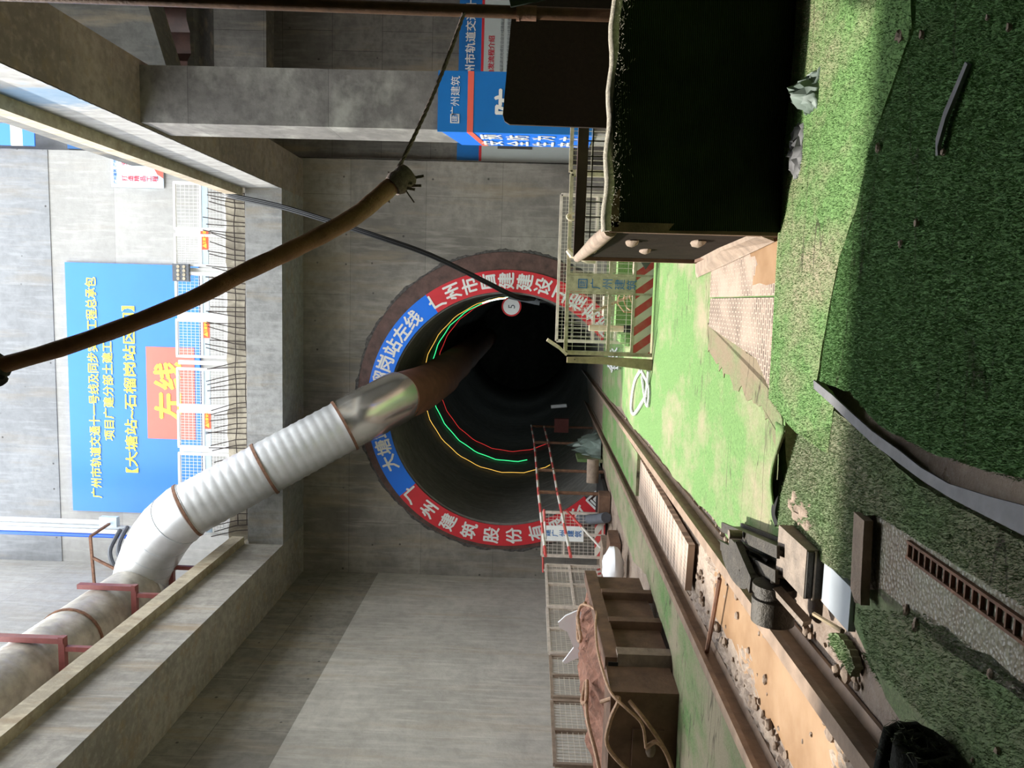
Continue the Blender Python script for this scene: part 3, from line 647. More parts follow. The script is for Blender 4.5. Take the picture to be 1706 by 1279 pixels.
# water and track furniture
def gpoly(name, poly, mt, h, label, cat, th=.02, group=None, jag=0.0, sub=1, kind=None):
    """flat piece lying on the sloping floor, outline given as (x, y)"""
    pts = []
    for (x0, y0), (x1, y1) in zip(poly, poly[1:]+poly[:1]):
        for i in range(sub):
            f = i/sub; pts.append((x0+(x1-x0)*f+random.uniform(-jag, jag), y0+(y1-y0)*f+random.uniform(-jag, jag)))
    mb = MB(); mb.prism([(x, y, gz(y)+h) for x, y in pts][::-1], (0, 0, th)); 
    o = mb.build(name, mt); return tag(o, label, cat, group, kind)
gpoly('puddle', [(railx(1, 2.2)+.10, 2.2), (railx(0, 2.2)-.10, 2.2), (railx(0, 4.0)-.10, 4.0), (railx(0, 4.9)-.12, 4.9), (-1.98, 4.85), (-1.95, 4.3), (-2.0, 3.8), (-1.92, 3.3), (railx(1, 2.8)+.10, 2.8)], 'water', -.068, 'brown puddle lying between the rails in the foreground', 'puddle', .012, None, .03, 4)
gpoly('track_plate', [(railx(1, 5.5)+.14, 5.55), (railx(0, 5.5)-.22, 5.5), (railx(0, 8.9)-.12, 8.9), (railx(1, 8.9)+.12, 8.9)], 'perftrack', -.04, 'ribbed muddy plate laid between the rails', 'plate', .05)
t = tag(MB().tube([(-1.62, 4.47, gz(4.5)+.0), (-1.95, 4.6, gz(4.6)-.0), (-2.26, 4.73, gz(4.7)+.0)], .014, 6).build('iron_bar', 'rust'), 'thin iron bar lying across the track', 'bar')
rs = np.random.default_rng(5); n1, n2 = 44, 230; v = []
for i in range(n2):
    y = 2.0+7.6*i/(n2-1)
    for k in range(n1):
        f = k/(n1-1); e_ = min(f, 1-f); x = railx(1, y)+.06+(railx(0, y)-railx(1, y)-.12)*f
        h = -.072 + .012*rs.random() + .020*max(0, math.sin(y*5.1+x*3)+math.sin(y*2.3-x*9)-.6)*rs.random() + (.022*rs.random() if e_ < .12 else 0); v.append((x, y, gz(y)+h))
tag(MB().add(v, [(i*n1+k, i*n1+k+1, i*n1+n1+k+1, i*n1+n1+k) for i in range(n2-1) for k in range(n1-1)]).build('track_mud', 'mud', smooth=True), 'churned mud between the two rails', 'mud', None, 'stuff')
for i in range(260):                                   # clods of mud and stones between and beside the rails
    y = random.choice([random.uniform(2.4, 7), random.uniform(3, 12)]); k = random.random()
    x = railx(1, y)+.10+random.uniform(0, .09) if k < .35 else (railx(0, y)-.1-random.uniform(0, .08) if k < .55 else (random.uniform(railx(1, y)+.12, railx(0, y)-.12) if k < .8 else railx(0, y)+random.uniform(.06, .14)))
    if 5.4 < y < 9 and abs(x-(railx(0, y)+railx(1, y))/2) < .25: continue
    r = random.uniform(.008, .026)
    o = MB().sphere((x, y, gz(y)-.062+r*.5), r, 7, 5, (1.2, 1, .75), .22).build('mud_clod', 'mudwall', smooth=True)
    tag(o, 'small clod of mud lying in the track bed', 'clod', 'mud clods in the track bed')

# ------------------------------------------------------------------ turf mats
def mat_piece(poly, mt, label, h=-.055, th=.05, jag=.012, sub=10, lift=0.0):
    t = gpoly('turf_mat', poly, mt, h, label, 'turf mat', th, 'artificial turf mats', jag, sub); return t
e = lambda y, d=.11: railx(0, y)+d
mat_piece([(e(3.4, .13), 3.4), (-.95, 3.36), (-.80, 3.25), (-.30, 3.5), (1.0, 3.5), (2.9, 3.4), (2.9, 5.9), (1.9, 6.3), (1.9, 17.9), (1.0, 17.9), (-.3, 17.9), (e(17.6), 17.6), (e(14.2), 14.2), (e(12.0, .2), 12), (e(10.2, .11), 10.2), (e(8.4, .16), 8.4), (e(6.3), 6.3), (e(4.6, .15), 4.6)], 'turflit', 'wide bright turf sheet between the near rail and the right side of the pit')
fold = MB(); o = []
for i in range(19):
    f = i/18; x = -.52-.46*f; y = 3.40-.06*math.sin(PI*f); h = .062*math.sin(PI*f)**1.3
    for q in range(6): a = q/5*PI*.5; o.append((x, y+.13*(1-q/5)-.02, gz(y)+.0+h*math.sin(a)))
fold.add(o, [(i*6+k, i*6+6+k, i*6+7+k, i*6+1+k) for i in range(18) for k in range(5)])
BIG = bpy.data.objects['turf_mat']; fo = fold.build('lifted_fold', 'turflit', BIG, True); sd = fo.modifiers.new('thickness', 'SOLIDIFY'); sd.thickness = .008
mat_piece([(railx(1, 3.4)-.05, 3.0), (railx(1, 5.9)-.05, 5.9), (railx(1, 10)-.05, 10), (railx(1, 16.6)-.05, 16.6), (-3.45, 16.4), (-3.3, 12), (-3.2, 9.4), (-2.88, 8.0), (-2.86, 6.05), (-3.4, 5.6), (-4.7, 5.5), (-4.7, 2.5)], 'turfmud', 'long muddy turf strip between the far rail and the skip')
mat_piece([(railx(1, 9.4)+.10, 9.4), (railx(0, 9.4)-.12, 9.4), (railx(0, 17)-.09, 17), (railx(1, 17)+.09, 17)], 'turflit', 'narrow turf strip between the rails in the distance')
def blades(parent, poly, per, hgt, mt, top, mode='pile'):
    """short pile standing on a mat"""
    P = np.array(poly); x0, y0 = P.min(0); x1, y1 = P.max(0); n = int((x1-x0)*(y1-y0)*per)
    q = np.column_stack([RNG.uniform(x0, x1, n), RNG.uniform(y0, y1, n)]); ins = np.zeros(n, bool)
    for (ax, ay), (bx, by) in zip(P, np.roll(P, -1, 0)):
        c = (ay > q[:, 1]) != (by > q[:, 1]); xx = (bx-ax)*(q[:, 1]-ay)/((by-ay) if by != ay else 1e-9)+ax; ins ^= c & (q[:, 0] < xx)
    q = q[ins]; n = len(q); z = -SL*q[:, 1]+top; a = RNG.uniform(0, 2*PI, n); l = RNG.uniform(.6, 1.2, n)*hgt; tl = RNG.uniform(.2, 1.0, n)*hgt; w_ = RNG.uniform(.7, 1.3, n)*.0010
    b2 = RNG.uniform(0, 2*PI, n)
    v = np.empty((n, 3, 3)); v[:, 0] = np.column_stack([q[:, 0]-np.cos(a)*w_, q[:, 1]-np.sin(a)*w_, z]); v[:, 1] = np.column_stack([q[:, 0]+np.cos(a)*w_, q[:, 1]+np.sin(a)*w_, z]); v[:, 2] = np.column_stack([q[:, 0]+np.cos(b2)*tl, q[:, 1]+np.sin(b2)*tl, z+l])
    v -= np.array(parent['_w']); me = bpy.data.meshes.new('pile'); me.from_pydata(v.reshape(-1, 3).tolist(), [], np.arange(n*3).reshape(-1, 3).tolist()); me.materials.append(M[mt])
    ob = bpy.data.objects.new('pile', me); COL.objects.link(ob); ob.parent = parent; ob['kind'] = 'stuff'; return ob
# strip with a straight edge lying over the grate, then the shaded mats nearest the camera
pA = [(-.42, 3.57), (.1, 3.58), (.6, 3.6), (1.6, 3.6), (4, 3.6), (4, 2.5), (1.2, 2.42), (.80, 2.33), (.55, 2.55), (.33, 2.66), (.18, 2.78), (-.10, 2.88), (-.27, 2.92), (-.33, 2.72), (-.52, 2.75), (-.50, 3.2)]
a = mat_piece(pA, 'turflit', 'bright turf strip whose straight far edge overlaps the slotted plates', .0, .026, .004, 6); blades(a, [(-.42, 3.57), (1.5, 3.58), (1.5, 2.4), (1.2, 2.42), (.80, 2.33), (.55, 2.55), (.33, 2.66), (.18, 2.78), (-.10, 2.88), (-.27, 2.92), (-.33, 2.72), (-.52, 2.75), (-.5, 3.2)], 26000, .008, 'blade', .026)
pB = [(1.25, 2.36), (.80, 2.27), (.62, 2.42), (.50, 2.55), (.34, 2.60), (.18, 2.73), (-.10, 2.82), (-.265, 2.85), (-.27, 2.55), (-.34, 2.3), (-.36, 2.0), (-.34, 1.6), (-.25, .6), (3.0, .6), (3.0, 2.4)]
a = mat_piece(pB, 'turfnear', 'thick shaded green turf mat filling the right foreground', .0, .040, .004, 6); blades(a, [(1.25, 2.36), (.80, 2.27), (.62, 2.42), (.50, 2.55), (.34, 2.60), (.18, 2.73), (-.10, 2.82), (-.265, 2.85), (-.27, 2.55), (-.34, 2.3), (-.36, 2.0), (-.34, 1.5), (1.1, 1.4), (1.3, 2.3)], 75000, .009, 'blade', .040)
pC = [(-.95, 3.3), (-.80, 3.28), (-.50, 3.1), (-.42, 2.75), (-.36, 2.72), (-.40, 2.4), (-.46, 2.1), (-.47, 1.8), (-.44, .6), (-.60, .6), (-.60, 1.6), (-.61, 2.05), (-.62, 2.32), (-.66, 2.42), (-.88, 2.44), (-.90, 2.6)]
a = mat_piece(pC, 'turfgrey', 'worn muddy turf strip left of the grey edge band in the foreground', .0, .024, .005, 6); blades(a, pC[:7]+[(-.45, 1.45), (-.60, 1.45)]+pC[10:], 60000, .008, 'bladegrey', .024)
pD = [(-.98, 2.55), (-.86, 2.36), (-.80, 1.9), (-.74, 1.3), (-.70, .6), (-1.05, .6), (-1.12, 1.4), (-1.15, 2.2)]
a = gpoly('turf_mat', pD, 'turfgrey', -.03, 'tattered muddy turf between the roller stand and the near rail', 'turf mat', .03, 'artificial turf mats', .012, 6); blades(a, [(-.97, 2.45), (-.80, 2.0), (-.75, 1.2), (-1.0, 1.2), (-1.1, 2.3)], 32000, .010, 'bladegrey', 0.0)
gpoly('gravel_patch', [(-.85, 2.40), (-.63, 2.36), (-.605, 1.9), (-.60, .6), (-.75, .6), (-.82, 1.6), (-.88, 2.2)], 'gravel', -.05, 'wet gravelly mud patch beside the drain grate in the foreground', 'gravel', .05, None, .01, 6, 'stuff')
for k, (x, y, sx_, sy_) in enumerate(((-1.20, 2.62, .05, .16), (-1.12, 2.25, .05, .2), (-1.16, 1.9, .04, .2), (-1.02, 2.05, .03, .16))):
    pg = [(x+sx_*math.cos(a)*random.uniform(.6, 1.1), y+sy_*math.sin(a)*random.uniform(.6, 1.1)) for a in np.linspace(0, 6.0, 12)]
    a = gpoly('turf_scrap', pg, 'turfgrey', -.062, 'torn scrap of turf in the mud beside the near rail', 'turf scrap', .03, 'turf scraps beside the near rail', .008, 3); blades(a, pg, 45000, .014, 'blade', -.032)
pE = [(-.66, 2.05), (-.60, 1.9), (-.585, 1.2), (-.60, .6), (-.68, .6), (-.70, 1.4)]
# long grey edge of the mat and a black gap, plank, drain grate
def ribbon(name, pts, wid, mt, label, cat, hs, th=.006):
    mb = MB(); o = []
    for i, (x, y) in enumerate(pts):
        w_ = wid[i]; h = hs[i]; o += [(x, y, gz(y)+h), (x-w_, y-.02, gz(y)+h+.004), (x-w_, y-.02, gz(y)+h-th), (x, y, gz(y)+h-th)]
    mb.add(o, [(i*4+k, i*4+(k+1) % 4, i*4+4+(k+1) % 4, i*4+4+k) for i in range(len(pts)-1) for k in range(4)]+[(3, 2, 1, 0), tuple(len(o)-4+k for k in range(4))])
    return tag(mb.build(name, mt), label, cat)
ribbon('edging_band', [(-.27, 2.93), (-.30, 2.7), (-.335, 2.5), (-.365, 2.33), (-.385, 2.15), (-.405, 2.0), (-.412, 1.85), (-.40, 1.68), (-.37, 1.4), (-.34, 1.0), (-.32, .6)], [.03, .035, .035, .035, .035, .03, .03, .045, .075, .09, .09], 'greystrip', 'grey curling edge band along the near turf mat', 'edging', [.036, .042, .046, .046, .046, .048, .05, .045, .045, .045, .045])
ribbon('loose_band', [(.60, 1.95), (.50, 2.02), (.44, 2.05), (.40, 2.06)], [.012, .02, .024, .004], 'greystrip', 'short torn grey band lying on the near green turf', 'band', [.052, .060, .060, .052])
mb = MB(); pl = [(-.640, 2.42), (-.645, 2.335), (-.86, 2.32), (-.905, 2.31), (-.905, 2.37), (-.885, 2.40)]
mb.prism([(x, y, gz(y)+.018) for x, y in pl][::-1], (0, 0, .028)); tag(mb.build('plank', 'mudwall'), 'short muddy plank lying across the edge of the worn turf', 'plank')
mb = MB()
for x in (-.684, -.640): mb.gbox(x-.004, .7, x+.004, 2.12, -.02, .012)
for y in np.arange(.72, 2.12, .034): mb.gbox(-.686, y-.003, -.638, y+.003, -.015, .010)
tag(mb.build('drain_grate', 'rust'), 'narrow rusty drain grate sunk along the foreground turf', 'grate')
# rolled turf
mb = MB(); pts = []
for i in range(46):
    a = i*.30; r = .018+.0016*i; pts.append((math.cos(a)*r, math.sin(a)*r))
for th_, s_ in ((.010, 1),):
    v = []
    for (x, z) in pts:
        for y in np.linspace(0, .36, 7):
            d = Vector((-1.05, 1.80, gz(1.8)+.085)) + Vector((.12, 1, 0))*x + Vector((-1, .12, 0))*y
            d.z += z + random.uniform(-.009, .009); d.x += random.uniform(-.006, .006); v.append(d)
    mb.add(v, [(i*7+k, i*7+k+1, i*7+8+k, i*7+7+k) for i in range(45) for k in range(6)])
o = mb.build('turf_roll', 'turfback', smooth=True); tag(o, 'dark loosely rolled scrap of turf in the bottom left foreground', 'turf roll')
sm = o.modifiers.new('thickness', 'SOLIDIFY'); sm.thickness = .014
o['_w'] = list(o.location); mb = MB(); vs = [v_.co.copy()+o.location for v_ in o.data.vertices]
for k in range(2600):
    p = random.choice(vs); d = Vector((random.uniform(-1, 1), random.uniform(-1, 1), random.uniform(-1, 1)))*.022
    mb.add([p+d*.1+Vector((.0012, 0, 0)), p+d*.1-Vector((.0012, 0, 0)), p+d+Vector((random.uniform(-.01, .01), random.uniform(-.01, .01), random.uniform(-.01, .01)))], [(0, 1, 2)])
mb.build('frayed_pile', 'rollfuzz', o)['kind'] = 'stuff'
for i in range(26):
    y = random.uniform(1.5, 3.2); x = random.choice([random.uniform(-1.2, -.75), random.uniform(.1, .9)]); r = random.uniform(.005, .014)
    if x > 0: y = random.uniform(1.5, 2.5)
    o = MB().sphere((x, y, gz(y)+(.045 if x > 0 else .0)+r*.4), r, 6, 4, (1.3, 1, .7), .3).build('pebble', 'mudwall'); tag(o, 'small pebble lying on the foreground turf', 'pebble', 'pebbles on the foreground turf')

gpoly('mud_patch', [(-.13, 5.3), (-.12, 4.9), (-.20, 4.3), (-.30, 3.7), (-.42, 3.45), (-.56, 3.38), (-.62, 3.48), (-.50, 3.75), (-.46, 4.2), (-.42, 4.7), (-.30, 5.2)], 'patchmud', -.006, 'trodden band of brown mud on the bright turf beside the dry slotted plate', 'mud', .006, None, .035, 9, 'stuff')
# slotted plates on the right
gpoly('slotted_plate', [(.055, 3.45), (.62, 3.45), (.60, 5.22), (.055, 5.22)], 'perfmud', -.008, 'slotted steel plate half under brown water beside the turf-hung guard', 'plate', .018, 'slotted plates')
gpoly('slotted_plate', [(-.46, 3.45), (.045, 3.45), (.045, 5.2), (-.14, 5.2), (-.26, 3.9)], 'perf', -.008, 'dry slotted steel plate nearer the track', 'plate', .018, 'slotted plates')
gpoly('puddle', [(.10, 3.5), (.60, 3.5), (.58, 4.3), (.33, 4.25), (.22, 4.0), (.12, 4.05)], 'water', .010, 'shallow brown puddle on the slotted plate', 'puddle', .002, None, .02, 4)
mb = MB(); mb.prism([(.30, 3.62, gz(3.6)+.03), (.325, 3.62, gz(3.6)+.10), (.315, 4.6, gz(4.6)+.085), (.29, 5.75, gz(5.75)+.02), (.20, 5.75, gz(5.75)+.012), (.25, 4.6, gz(4.6)+.025)], (.03, 0, .012))
tag(mb.build('timber_plank', 'mudwall'), 'muddy tapering plank leaning along the foot of the turf-hung guard', 'plank')

# ------------------------------------------------------------------ pit guard hung with turf
t = thing('pit_guard', 'pit guard frame in the right foreground, its front hung with dark turf', 'guard', (1.2, 4.6, gz(4.6)))
mb = MB(); X0, X1, Y0, Y1, ZT = .345, 2.6, 3.62, 5.7, .655
n1, n2 = 40, 24; v = []
for i in range(n1+1):
    for k in range(n2+1):
        x = X0-.01+(X1-X0)*i/n1; z = gz(3.6)+.0+(ZT-gz(3.6))*k/n2
        v.append((x, Y0-.03-.018*math.sin(x*7+z*3)-.014*math.sin(z*9+x*2)-(.03*(1-k/n2)), z+(.012*math.sin(x*9) if k == n2 else 0)))
mb.add(v, [(i*(n2+1)+k, (i+1)*(n2+1)+k, (i+1)*(n2+1)+k+1, i*(n2+1)+k+1) for i in range(n1) for k in range(n2)])
v2 = []
for k in range(n2+1):
    for j in range(5):
        p = v[k]; v2.append((p[0]+.004*j, p[1]+.03*j, p[2]+(.01 if k == n2 else 0)))
mb.add(v2, [(k*5+j, k*5+j+1, k*5+6+j, k*5+5+j) for k in range(n2) for j in range(4)])
mb.build('turf_drape', 'drape', t, True)
mb = MB(); pts = [(X0-.02+(X1-X0)*i/40, Y0-.02, ZT+.012+.006*math.sin(i*1.3)) for i in range(41)]
mb.tube(pts, .024, 10); mb.build('drape_fold', 'turfedge', t, True)
mb = MB(); rs = random.Random(3)
for i in range(520):
    x = rs.uniform(X0, 2.0); z = ZT-abs(rs.gauss(0, .028)); y = Y0-.052-.01*rs.random(); mb.bar((x, y, z), (x+rs.uniform(-.012, .012), y-.008, z+rs.uniform(-.009, .009)), .0013)
mb.build('loose_fibres', 'turfedge', t)['kind'] = 'stuff'
mb = MB()
for x in (X0, 1.5, X1): mb.bar((x, Y0, gz(Y0)), (x, Y0, ZT), .045)
for x in (X0-.02, X1): mb.bar((x, Y1, gz(Y1)), (x, Y1, ZT+.02), .05)
mb.bar((X0, Y0, ZT-.02), (X1, Y0, ZT-.02), .045); mb.bar((X0-.005, Y0, gz(Y0)+.03), (X0-.02, Y1, gz(Y1)+.03), .04); mb.bar((X1, Y0, ZT-.02), (X1, Y1, ZT-.02), .04)
mb.build('frame', 'brown', t)
MB().prism([(X0, Y0, gz(Y0)), (X0-.02, Y1, gz(Y1)), (X0-.02, Y1, ZT-.04), (X0, Y0, ZT-.05)], (.02, 0, 0)).build('side_board', 'darkboard', t)
MB().bar((X0-.02, Y1, ZT+.015), (X1, Y1, ZT+.005), .06, .075).build('back_rail', 'browntarp', t)
mb = MB(); mb.tube([(X0-.01, Y0, ZT-.01), (X0-.015, 4.4, ZT), (X0-.02, 5.1, ZT+.005), (X0-.03, Y1, ZT+.02)], [.034, .042, .036, .030], 10); mb.sphere((X0-.01, 4.9, ZT-.03), .035, 8, 6, (1, 2, .7), .1)
for y, h in ((4.3, .46), (4.9, .30), (4.2, .12)): mb.sphere((X0-.012, y, h), .035, 8, 6, (.8, 3, 1), .1)
mb.build('mud_caked_rail', 'mudwall', t, True)
MB().wires((X0, Y1, -.1), (X1-X0, 0, 0), (0, 0, .74), 21, 8, .008).build('back_mesh', 'rebar', t)
mb = MB(); mb.tube([(.40, 3.40, .05), (.46, 3.42, .03)], .02, 6)
# dark boards, scaffold tube, rope and the hanging pole
t = tag(MB().prism([(.86, 3.98, .05), (.875, 3.98, 1.14), (.89, 3.98, 1.165), (.92, 3.98, 1.175), (1.62, 3.98, 1.13), (1.62, 3.98, .05)], (0, .02, 0)).build('plywood_board', 'board'), 'dark brown plywood board with a rounded corner standing inside the pit guard', 'board')
t = thing('scaffold_tube', 'brown upright scaffold tube at the right edge behind the turf-hung guard', 'tube', (1.33, 3.78, gz(3.78)))
MB().tube([(1.325, 3.78, gz(3.78)), (1.37, 3.78, 3.2), (1.40, 3.78, 6.0)], .029, 14).build('tube_shaft', 'tube', t, True)
MB().tube([(1.338, 3.78, 1.02), (1.34, 3.78, 1.10)], .034, 14).tube([(1.34, 3.78, 1.10), (1.34, 3.78, 1.115)], .037, 14).build('coupler', 'rust', t, True)
tag(MB().prism([(1.38, 3.72, .98), (1.345, 3.72, 1.14), (1.8, 3.72, 1.25), (1.8, 3.72, .62)], (0, .015, 0)).build('hung_board', 'darkpanel'), 'dark green board at the right frame edge beside the scaffold tube', 'board')
HP = [(-.33, 3.0, 3.14), (-.25, 3.05, 2.90), (-.155, 3.1, 2.66), (-.04, 3.16, 2.41), (.075, 3.22, 2.22), (.165, 3.28, 2.06), (.255, 3.34, 1.91), (.345, 3.4, 1.78), (.425, 3.45, 1.70), (.50, 3.5, 1.63), (.535, 3.52, 1.585)]
t = thing('hanging_pole', 'brown muddy curved pole slung diagonally across the view', 'pole', (.1, 3.2, 1.58))
HPs = smooth(HP, 4); MB().tube(HPs, [.033+.009*i/(len(HPs)-1)+.0012*math.sin(i*1.9) for i in range(len(HPs))], 14).build('pole_shaft', 'bamboo', t, True)
mb = MB(); A, B = Vector(HP[-3]), Vector(HP[-1]); D = (B-A)
mb.tube([A+D*.55, A+D*.7, A+D*.85, A+D*1.0, A+D*1.12], [.046, .056, .050, .056, .050], 12)
for k in range(12):
    p = A+D*random.uniform(.5, 1.1); a = random.uniform(0, 6.28); q = Vector((math.cos(a), 0, math.sin(a)))*.05; mb.bar(p+q, p+q*1.6+Vector((random.uniform(-.03, .03), 0, -.02)), .012, .006)
mb.build('cloth_wrapping', 'rope', t, True)
mb = MB(); A = Vector(HP[0]); mb.tube([A+Vector((-.03, 0, .07)), A+Vector((-.01, 0, .02)), A+Vector((.015, 0, -.04))], [.045, .058, .050], 10); mb.sphere(A+Vector((-.04, -.02, -.03)), .03, 8, 6, (1, 1, 1.4), .2); mb.build('knot', 'black', t, True)
tag(MB().tube([tuple(Vector(HP[0])+Vector((-.03, 0, .06))), (-.40, 3.05, 4.4), (-.42, 3.1, 6.0)], .014, 8).build('rope', 'rope'), 'rope holding the top of the slung pole', 'rope', 'ropes of the slung pole')
R1, R2 = Vector((.475, 3.5, 1.66)), Vector((1.325, 3.76, 1.36)); mb = MB()
for ph in (0, 2.1, 4.2):
    mb.tube([R1.lerp(R2, i/70)+Vector((0, math.cos(i*.9+ph), math.sin(i*.9+ph)))*.0055 - Vector((0, 0, .02*math.sin(PI*i/70))) for i in range(71)], .0055, 5)
tag(mb.build('rope', 'rope', smooth=True), 'twisted rope tying the slung pole to the scaffold tube', 'rope', 'ropes of the slung pole')
# crumpled sheeting in front of the guard
def crumple(name, c, sx, sy, h, mt, label, cat, seed, n=13):
    rs = np.random.default_rng(seed); v = []
    for i in range(n):
        for k in range(n):
            u, w_ = i/(n-1)*2-1, k/(n-1)*2-1; x, y = c[0]+u*sx+rs.uniform(-.1, .1)*sx, c[1]+w_*sy+rs.uniform(-.1, .1)*sy
            v.append((x, y, gz(y)+c[2]+h*max(0, (1-u*u)*(1-w_*w_))*rs.uniform(.35, 1.1)+.004))
    o = MB().add(v, [(i*n+k, (i+1)*n+k, (i+1)*n+k+1, i*n+k+1) for i in range(n-1) for k in range(n-1)]).build(name, mt, smooth=True)
    s_ = o.modifiers.new('thickness', 'SOLIDIFY'); s_.thickness = .004; return tag(o, label, cat)
crumple('crumpled_sheet', (.86, 3.22, .02), .08, .08, .10, 'tarp', 'crumpled grey green sheet on the turf in front of the turf-hung guard', 'sheet', 5)
crumple('crumpled_sheet', (.66, 3.36, .01), .13, .07, .06, 'greystrip', 'folded pale grey sheet on the turf at the foot of the guard', 'sheet', 6)

# ------------------------------------------------------------------ banners on column and side bay wall
t = thing('column_banner', 'blue banner with an orange line wrapped round the foot of the column', 'banner', (2.6, 10.5, .3))
MB().box(2.20, 10.53, .25, 2.985, 10.555, 2.33).build('front_sheet', 'bluedark', t); MB().prism([(2.205, 10.54, .25), (2.205, 11.42, .25), (2.205, 11.42, 2.08), (2.205, 10.54, 2.28)], (.02, 0, 0)).build('side_sheet', 'blue', t)
mb = MB().box(2.20, 10.525, 1.855, 2.985, 10.532, 1.935); mb.prism([(2.203, 10.53, 1.86), (2.203, 11.42, 1.70), (2.203, 11.42, 1.78), (2.203, 10.53, 1.94)], (-.004, 0, 0)); mb.build('orange_line', 'coral', t)
tx = MB(); write(tx, '广州建筑', (2.66, 10.522, 2.10), .13, bold=.006); write(tx, '防', (2.60, 10.522, 1.40), .36, bold=.028)
tx.box(2.31, 10.522, 2.04, 2.43, 10.5235, 2.055); tx.box(2.31, 10.522, 2.145, 2.43, 10.5235, 2.16); tx.box(2.31, 10.522, 2.05, 2.322, 10.5235, 2.15); tx.box(2.418, 10.522, 2.05, 2.43, 10.5235, 2.15); write(tx, '建', (2.37, 10.522, 2.10), .085, bold=.0)
for q in range(4):
    for yy, ch in ((11.20, '安全生产'[q]), (10.80, '预防为主'[q])): write(tx, ch, (2.200, yy, 1.62-.36*q), .33, (0, -1, 0), (0, 0, 1), .02)
tx.build('lettering', 'letterwhite', t)
t = thing('info_board', 'blue and pale information banner on the end wall behind the column', 'banner', (5, 18.2, .2))
MB().box(3.17, 18.22, 2.33, 7.4, 18.245, 2.84).build('header_strip', 'bluedark', t); MB().box(3.17, 18.22, 2.27, 7.4, 18.24, 2.33).build('red_line', 'red', t); MB().box(3.17, 18.22, .15, 7.4, 18.24, 2.27).build('text_sheet', 'palepanel', t)
tx = MB(); write(tx, '广州市轨道交通十一号线', (6.15, 18.21, 2.58), .24, bold=.02, fit=2.6); tx.build('header_lettering', 'letterwhite', t)
tx = MB(); write(tx, '盾构始发流程介绍', (5.35, 18.21, 2.10), .15, bold=.02); tx.build('title_lettering', 'letterred', t)
tx = MB()
for i in range(4): write(tx, '盾构机在始发井内组装调试完成后沿设计线路掘进施工', (5.5, 18.21, 1.86-.15*i), .085, bold=.0)
tx.build('body_lettering', 'letterdark', t); MB().box(3.45, 18.208, 1.1, 3.60, 18.214, 1.9).build('picture', 'slab', t)

# dark sheeting high in the side bay
def sheet(x0, x1, z0, z1, y, mt, label, seed, name='hung_sheet'):
    v = [(x, y+.10*math.sin(x*5+seed)+.05*math.sin(x*13), z) for x in np.linspace(x0, x1, 26) for z in np.linspace(z0, z1, 6)]
    o = MB().add(v, [(i*6+k, i*6+6+k, i*6+7+k, i*6+1+k) for i in range(25) for k in range(5)]).build(name, mt, smooth=True); return tag(o, label, 'sheet', 'dark sheets in the side bay')
sheet(3.3, 8.5, 8.35, 9.6, 16.6, 'browntarp', 'dark brown sheet hanging in the side bay above the dull beam', 1); sheet(4.6, 8.8, 9.6, 10.55, 16.2, 'browntarp', 'upper dark sheet hanging under the side bay deck', 2)

# ------------------------------------------------------------------ barriers on the right of the track
def barrier(x0, x1, y, zt, label, paint, wire, plate=None, skirt='redwhite_x', group='mesh barriers', cover=None):
    zb = gz(y)+.02; t = thing('mesh_barrier', label, 'barrier', ((x0+x1)/2, y, gz(y)), group); mb = MB()
    for x in (x0, x1): mb.bar((x, y, gz(y)), (x, y, zt), .04)
    mb.bar((x0, y, zt), (x1, y, zt), .04); mb.bar((x0, y, zb+.2), (x1, y, zb+.2), .03); mb.bar((x0, y, (zt+zb)/2+.0), (x1, y, (zt+zb)/2), .035)
    if plate is not None:
        for s_ in (-.10, .10): mb.bar((plate+s_, y, zb), (plate+s_, y, zt), .025)
    mb.build('frame', paint, t)
    MB().wires((x0, y, zb+.2), (x1-x0, 0, 0), (0, 0, zt-zb-.2), int((x1-x0)/.05), int((zt-zb)/.16), .005).build('mesh', wire, t)
    if skirt: MB().box(x0, y-.012, zb-.0, x1, y+.012, zb+.20).build('skirting', skirt, t)
    if plate is not None:
        np_ = MB().box(plate-.085, y-.02, zb+.2, plate+.085, y-.008, zt-.02).build('name_plate', paint, t); tx = MB(); zc = zt-.16
        for a, b_, c_, d_ in ((-.05, -.05, .05, -.04), (-.05, .04, .05, .05), (-.05, -.05, -.04, .05), (.04, -.05, .05, .05)): tx.box(plate+a, y-.0225, zc+b_, plate+c_, y-.021, zc+d_)
        write(tx, '建', (plate, y-.022, zc), .07, bold=.0)
        for q, ch in enumerate('广州建筑'): write(tx, ch, (plate, y-.022, zc-.14-.13*q), .12, bold=.004)
        tx.build('plate_lettering', 'letterblue', np_)
    return t
b1 = barrier(-.56, 1.35, 8.42, .615, 'muddy green mesh barrier with a name plate and red striped skirting beside the track', 'olive', 'whitewire', .195)
b2 = barrier(-.565, 1.48, 11.0, .63, 'plain pale mesh barrier standing behind the striped barrier', 'cream', 'whitewire', None, None)
b3 = barrier(1.40, 3.3, 8.6, .62, 'mesh barrier right of the striped one, half hidden by the turf-hung guard', 'olive', 'whitewire', None)
t = thing('timber_post', 'rough timber post leaning at the track end of the striped barrier', 'post', (-.66, 8.32, gz(8.3)))
MB().prism([(-.72, 8.30, gz(8.3)), (-.60, 8.30, gz(8.3)), (-.585, 8.30, .25), (-.60, 8.30, .60), (-.66, 8.30, .60), (-.665, 8.30, .2)], (0, .06, 0)).build('timber', 'wood', t); MB().tube([(-.62, 8.285, .52), (-.64, 8.37, .5)], .006, 6).build('wire_tie', 'rebar', t)
tag(MB().bar((-.42, 8.35, .82), (-.50, 8.36, .69), .05, .03).bar((-.49, 8.36, .70), (-.58, 8.37, .60), .03, .03).build('timber_batten', 'woodpale'), 'pale splintered batten on top of the timber post', 'batten')
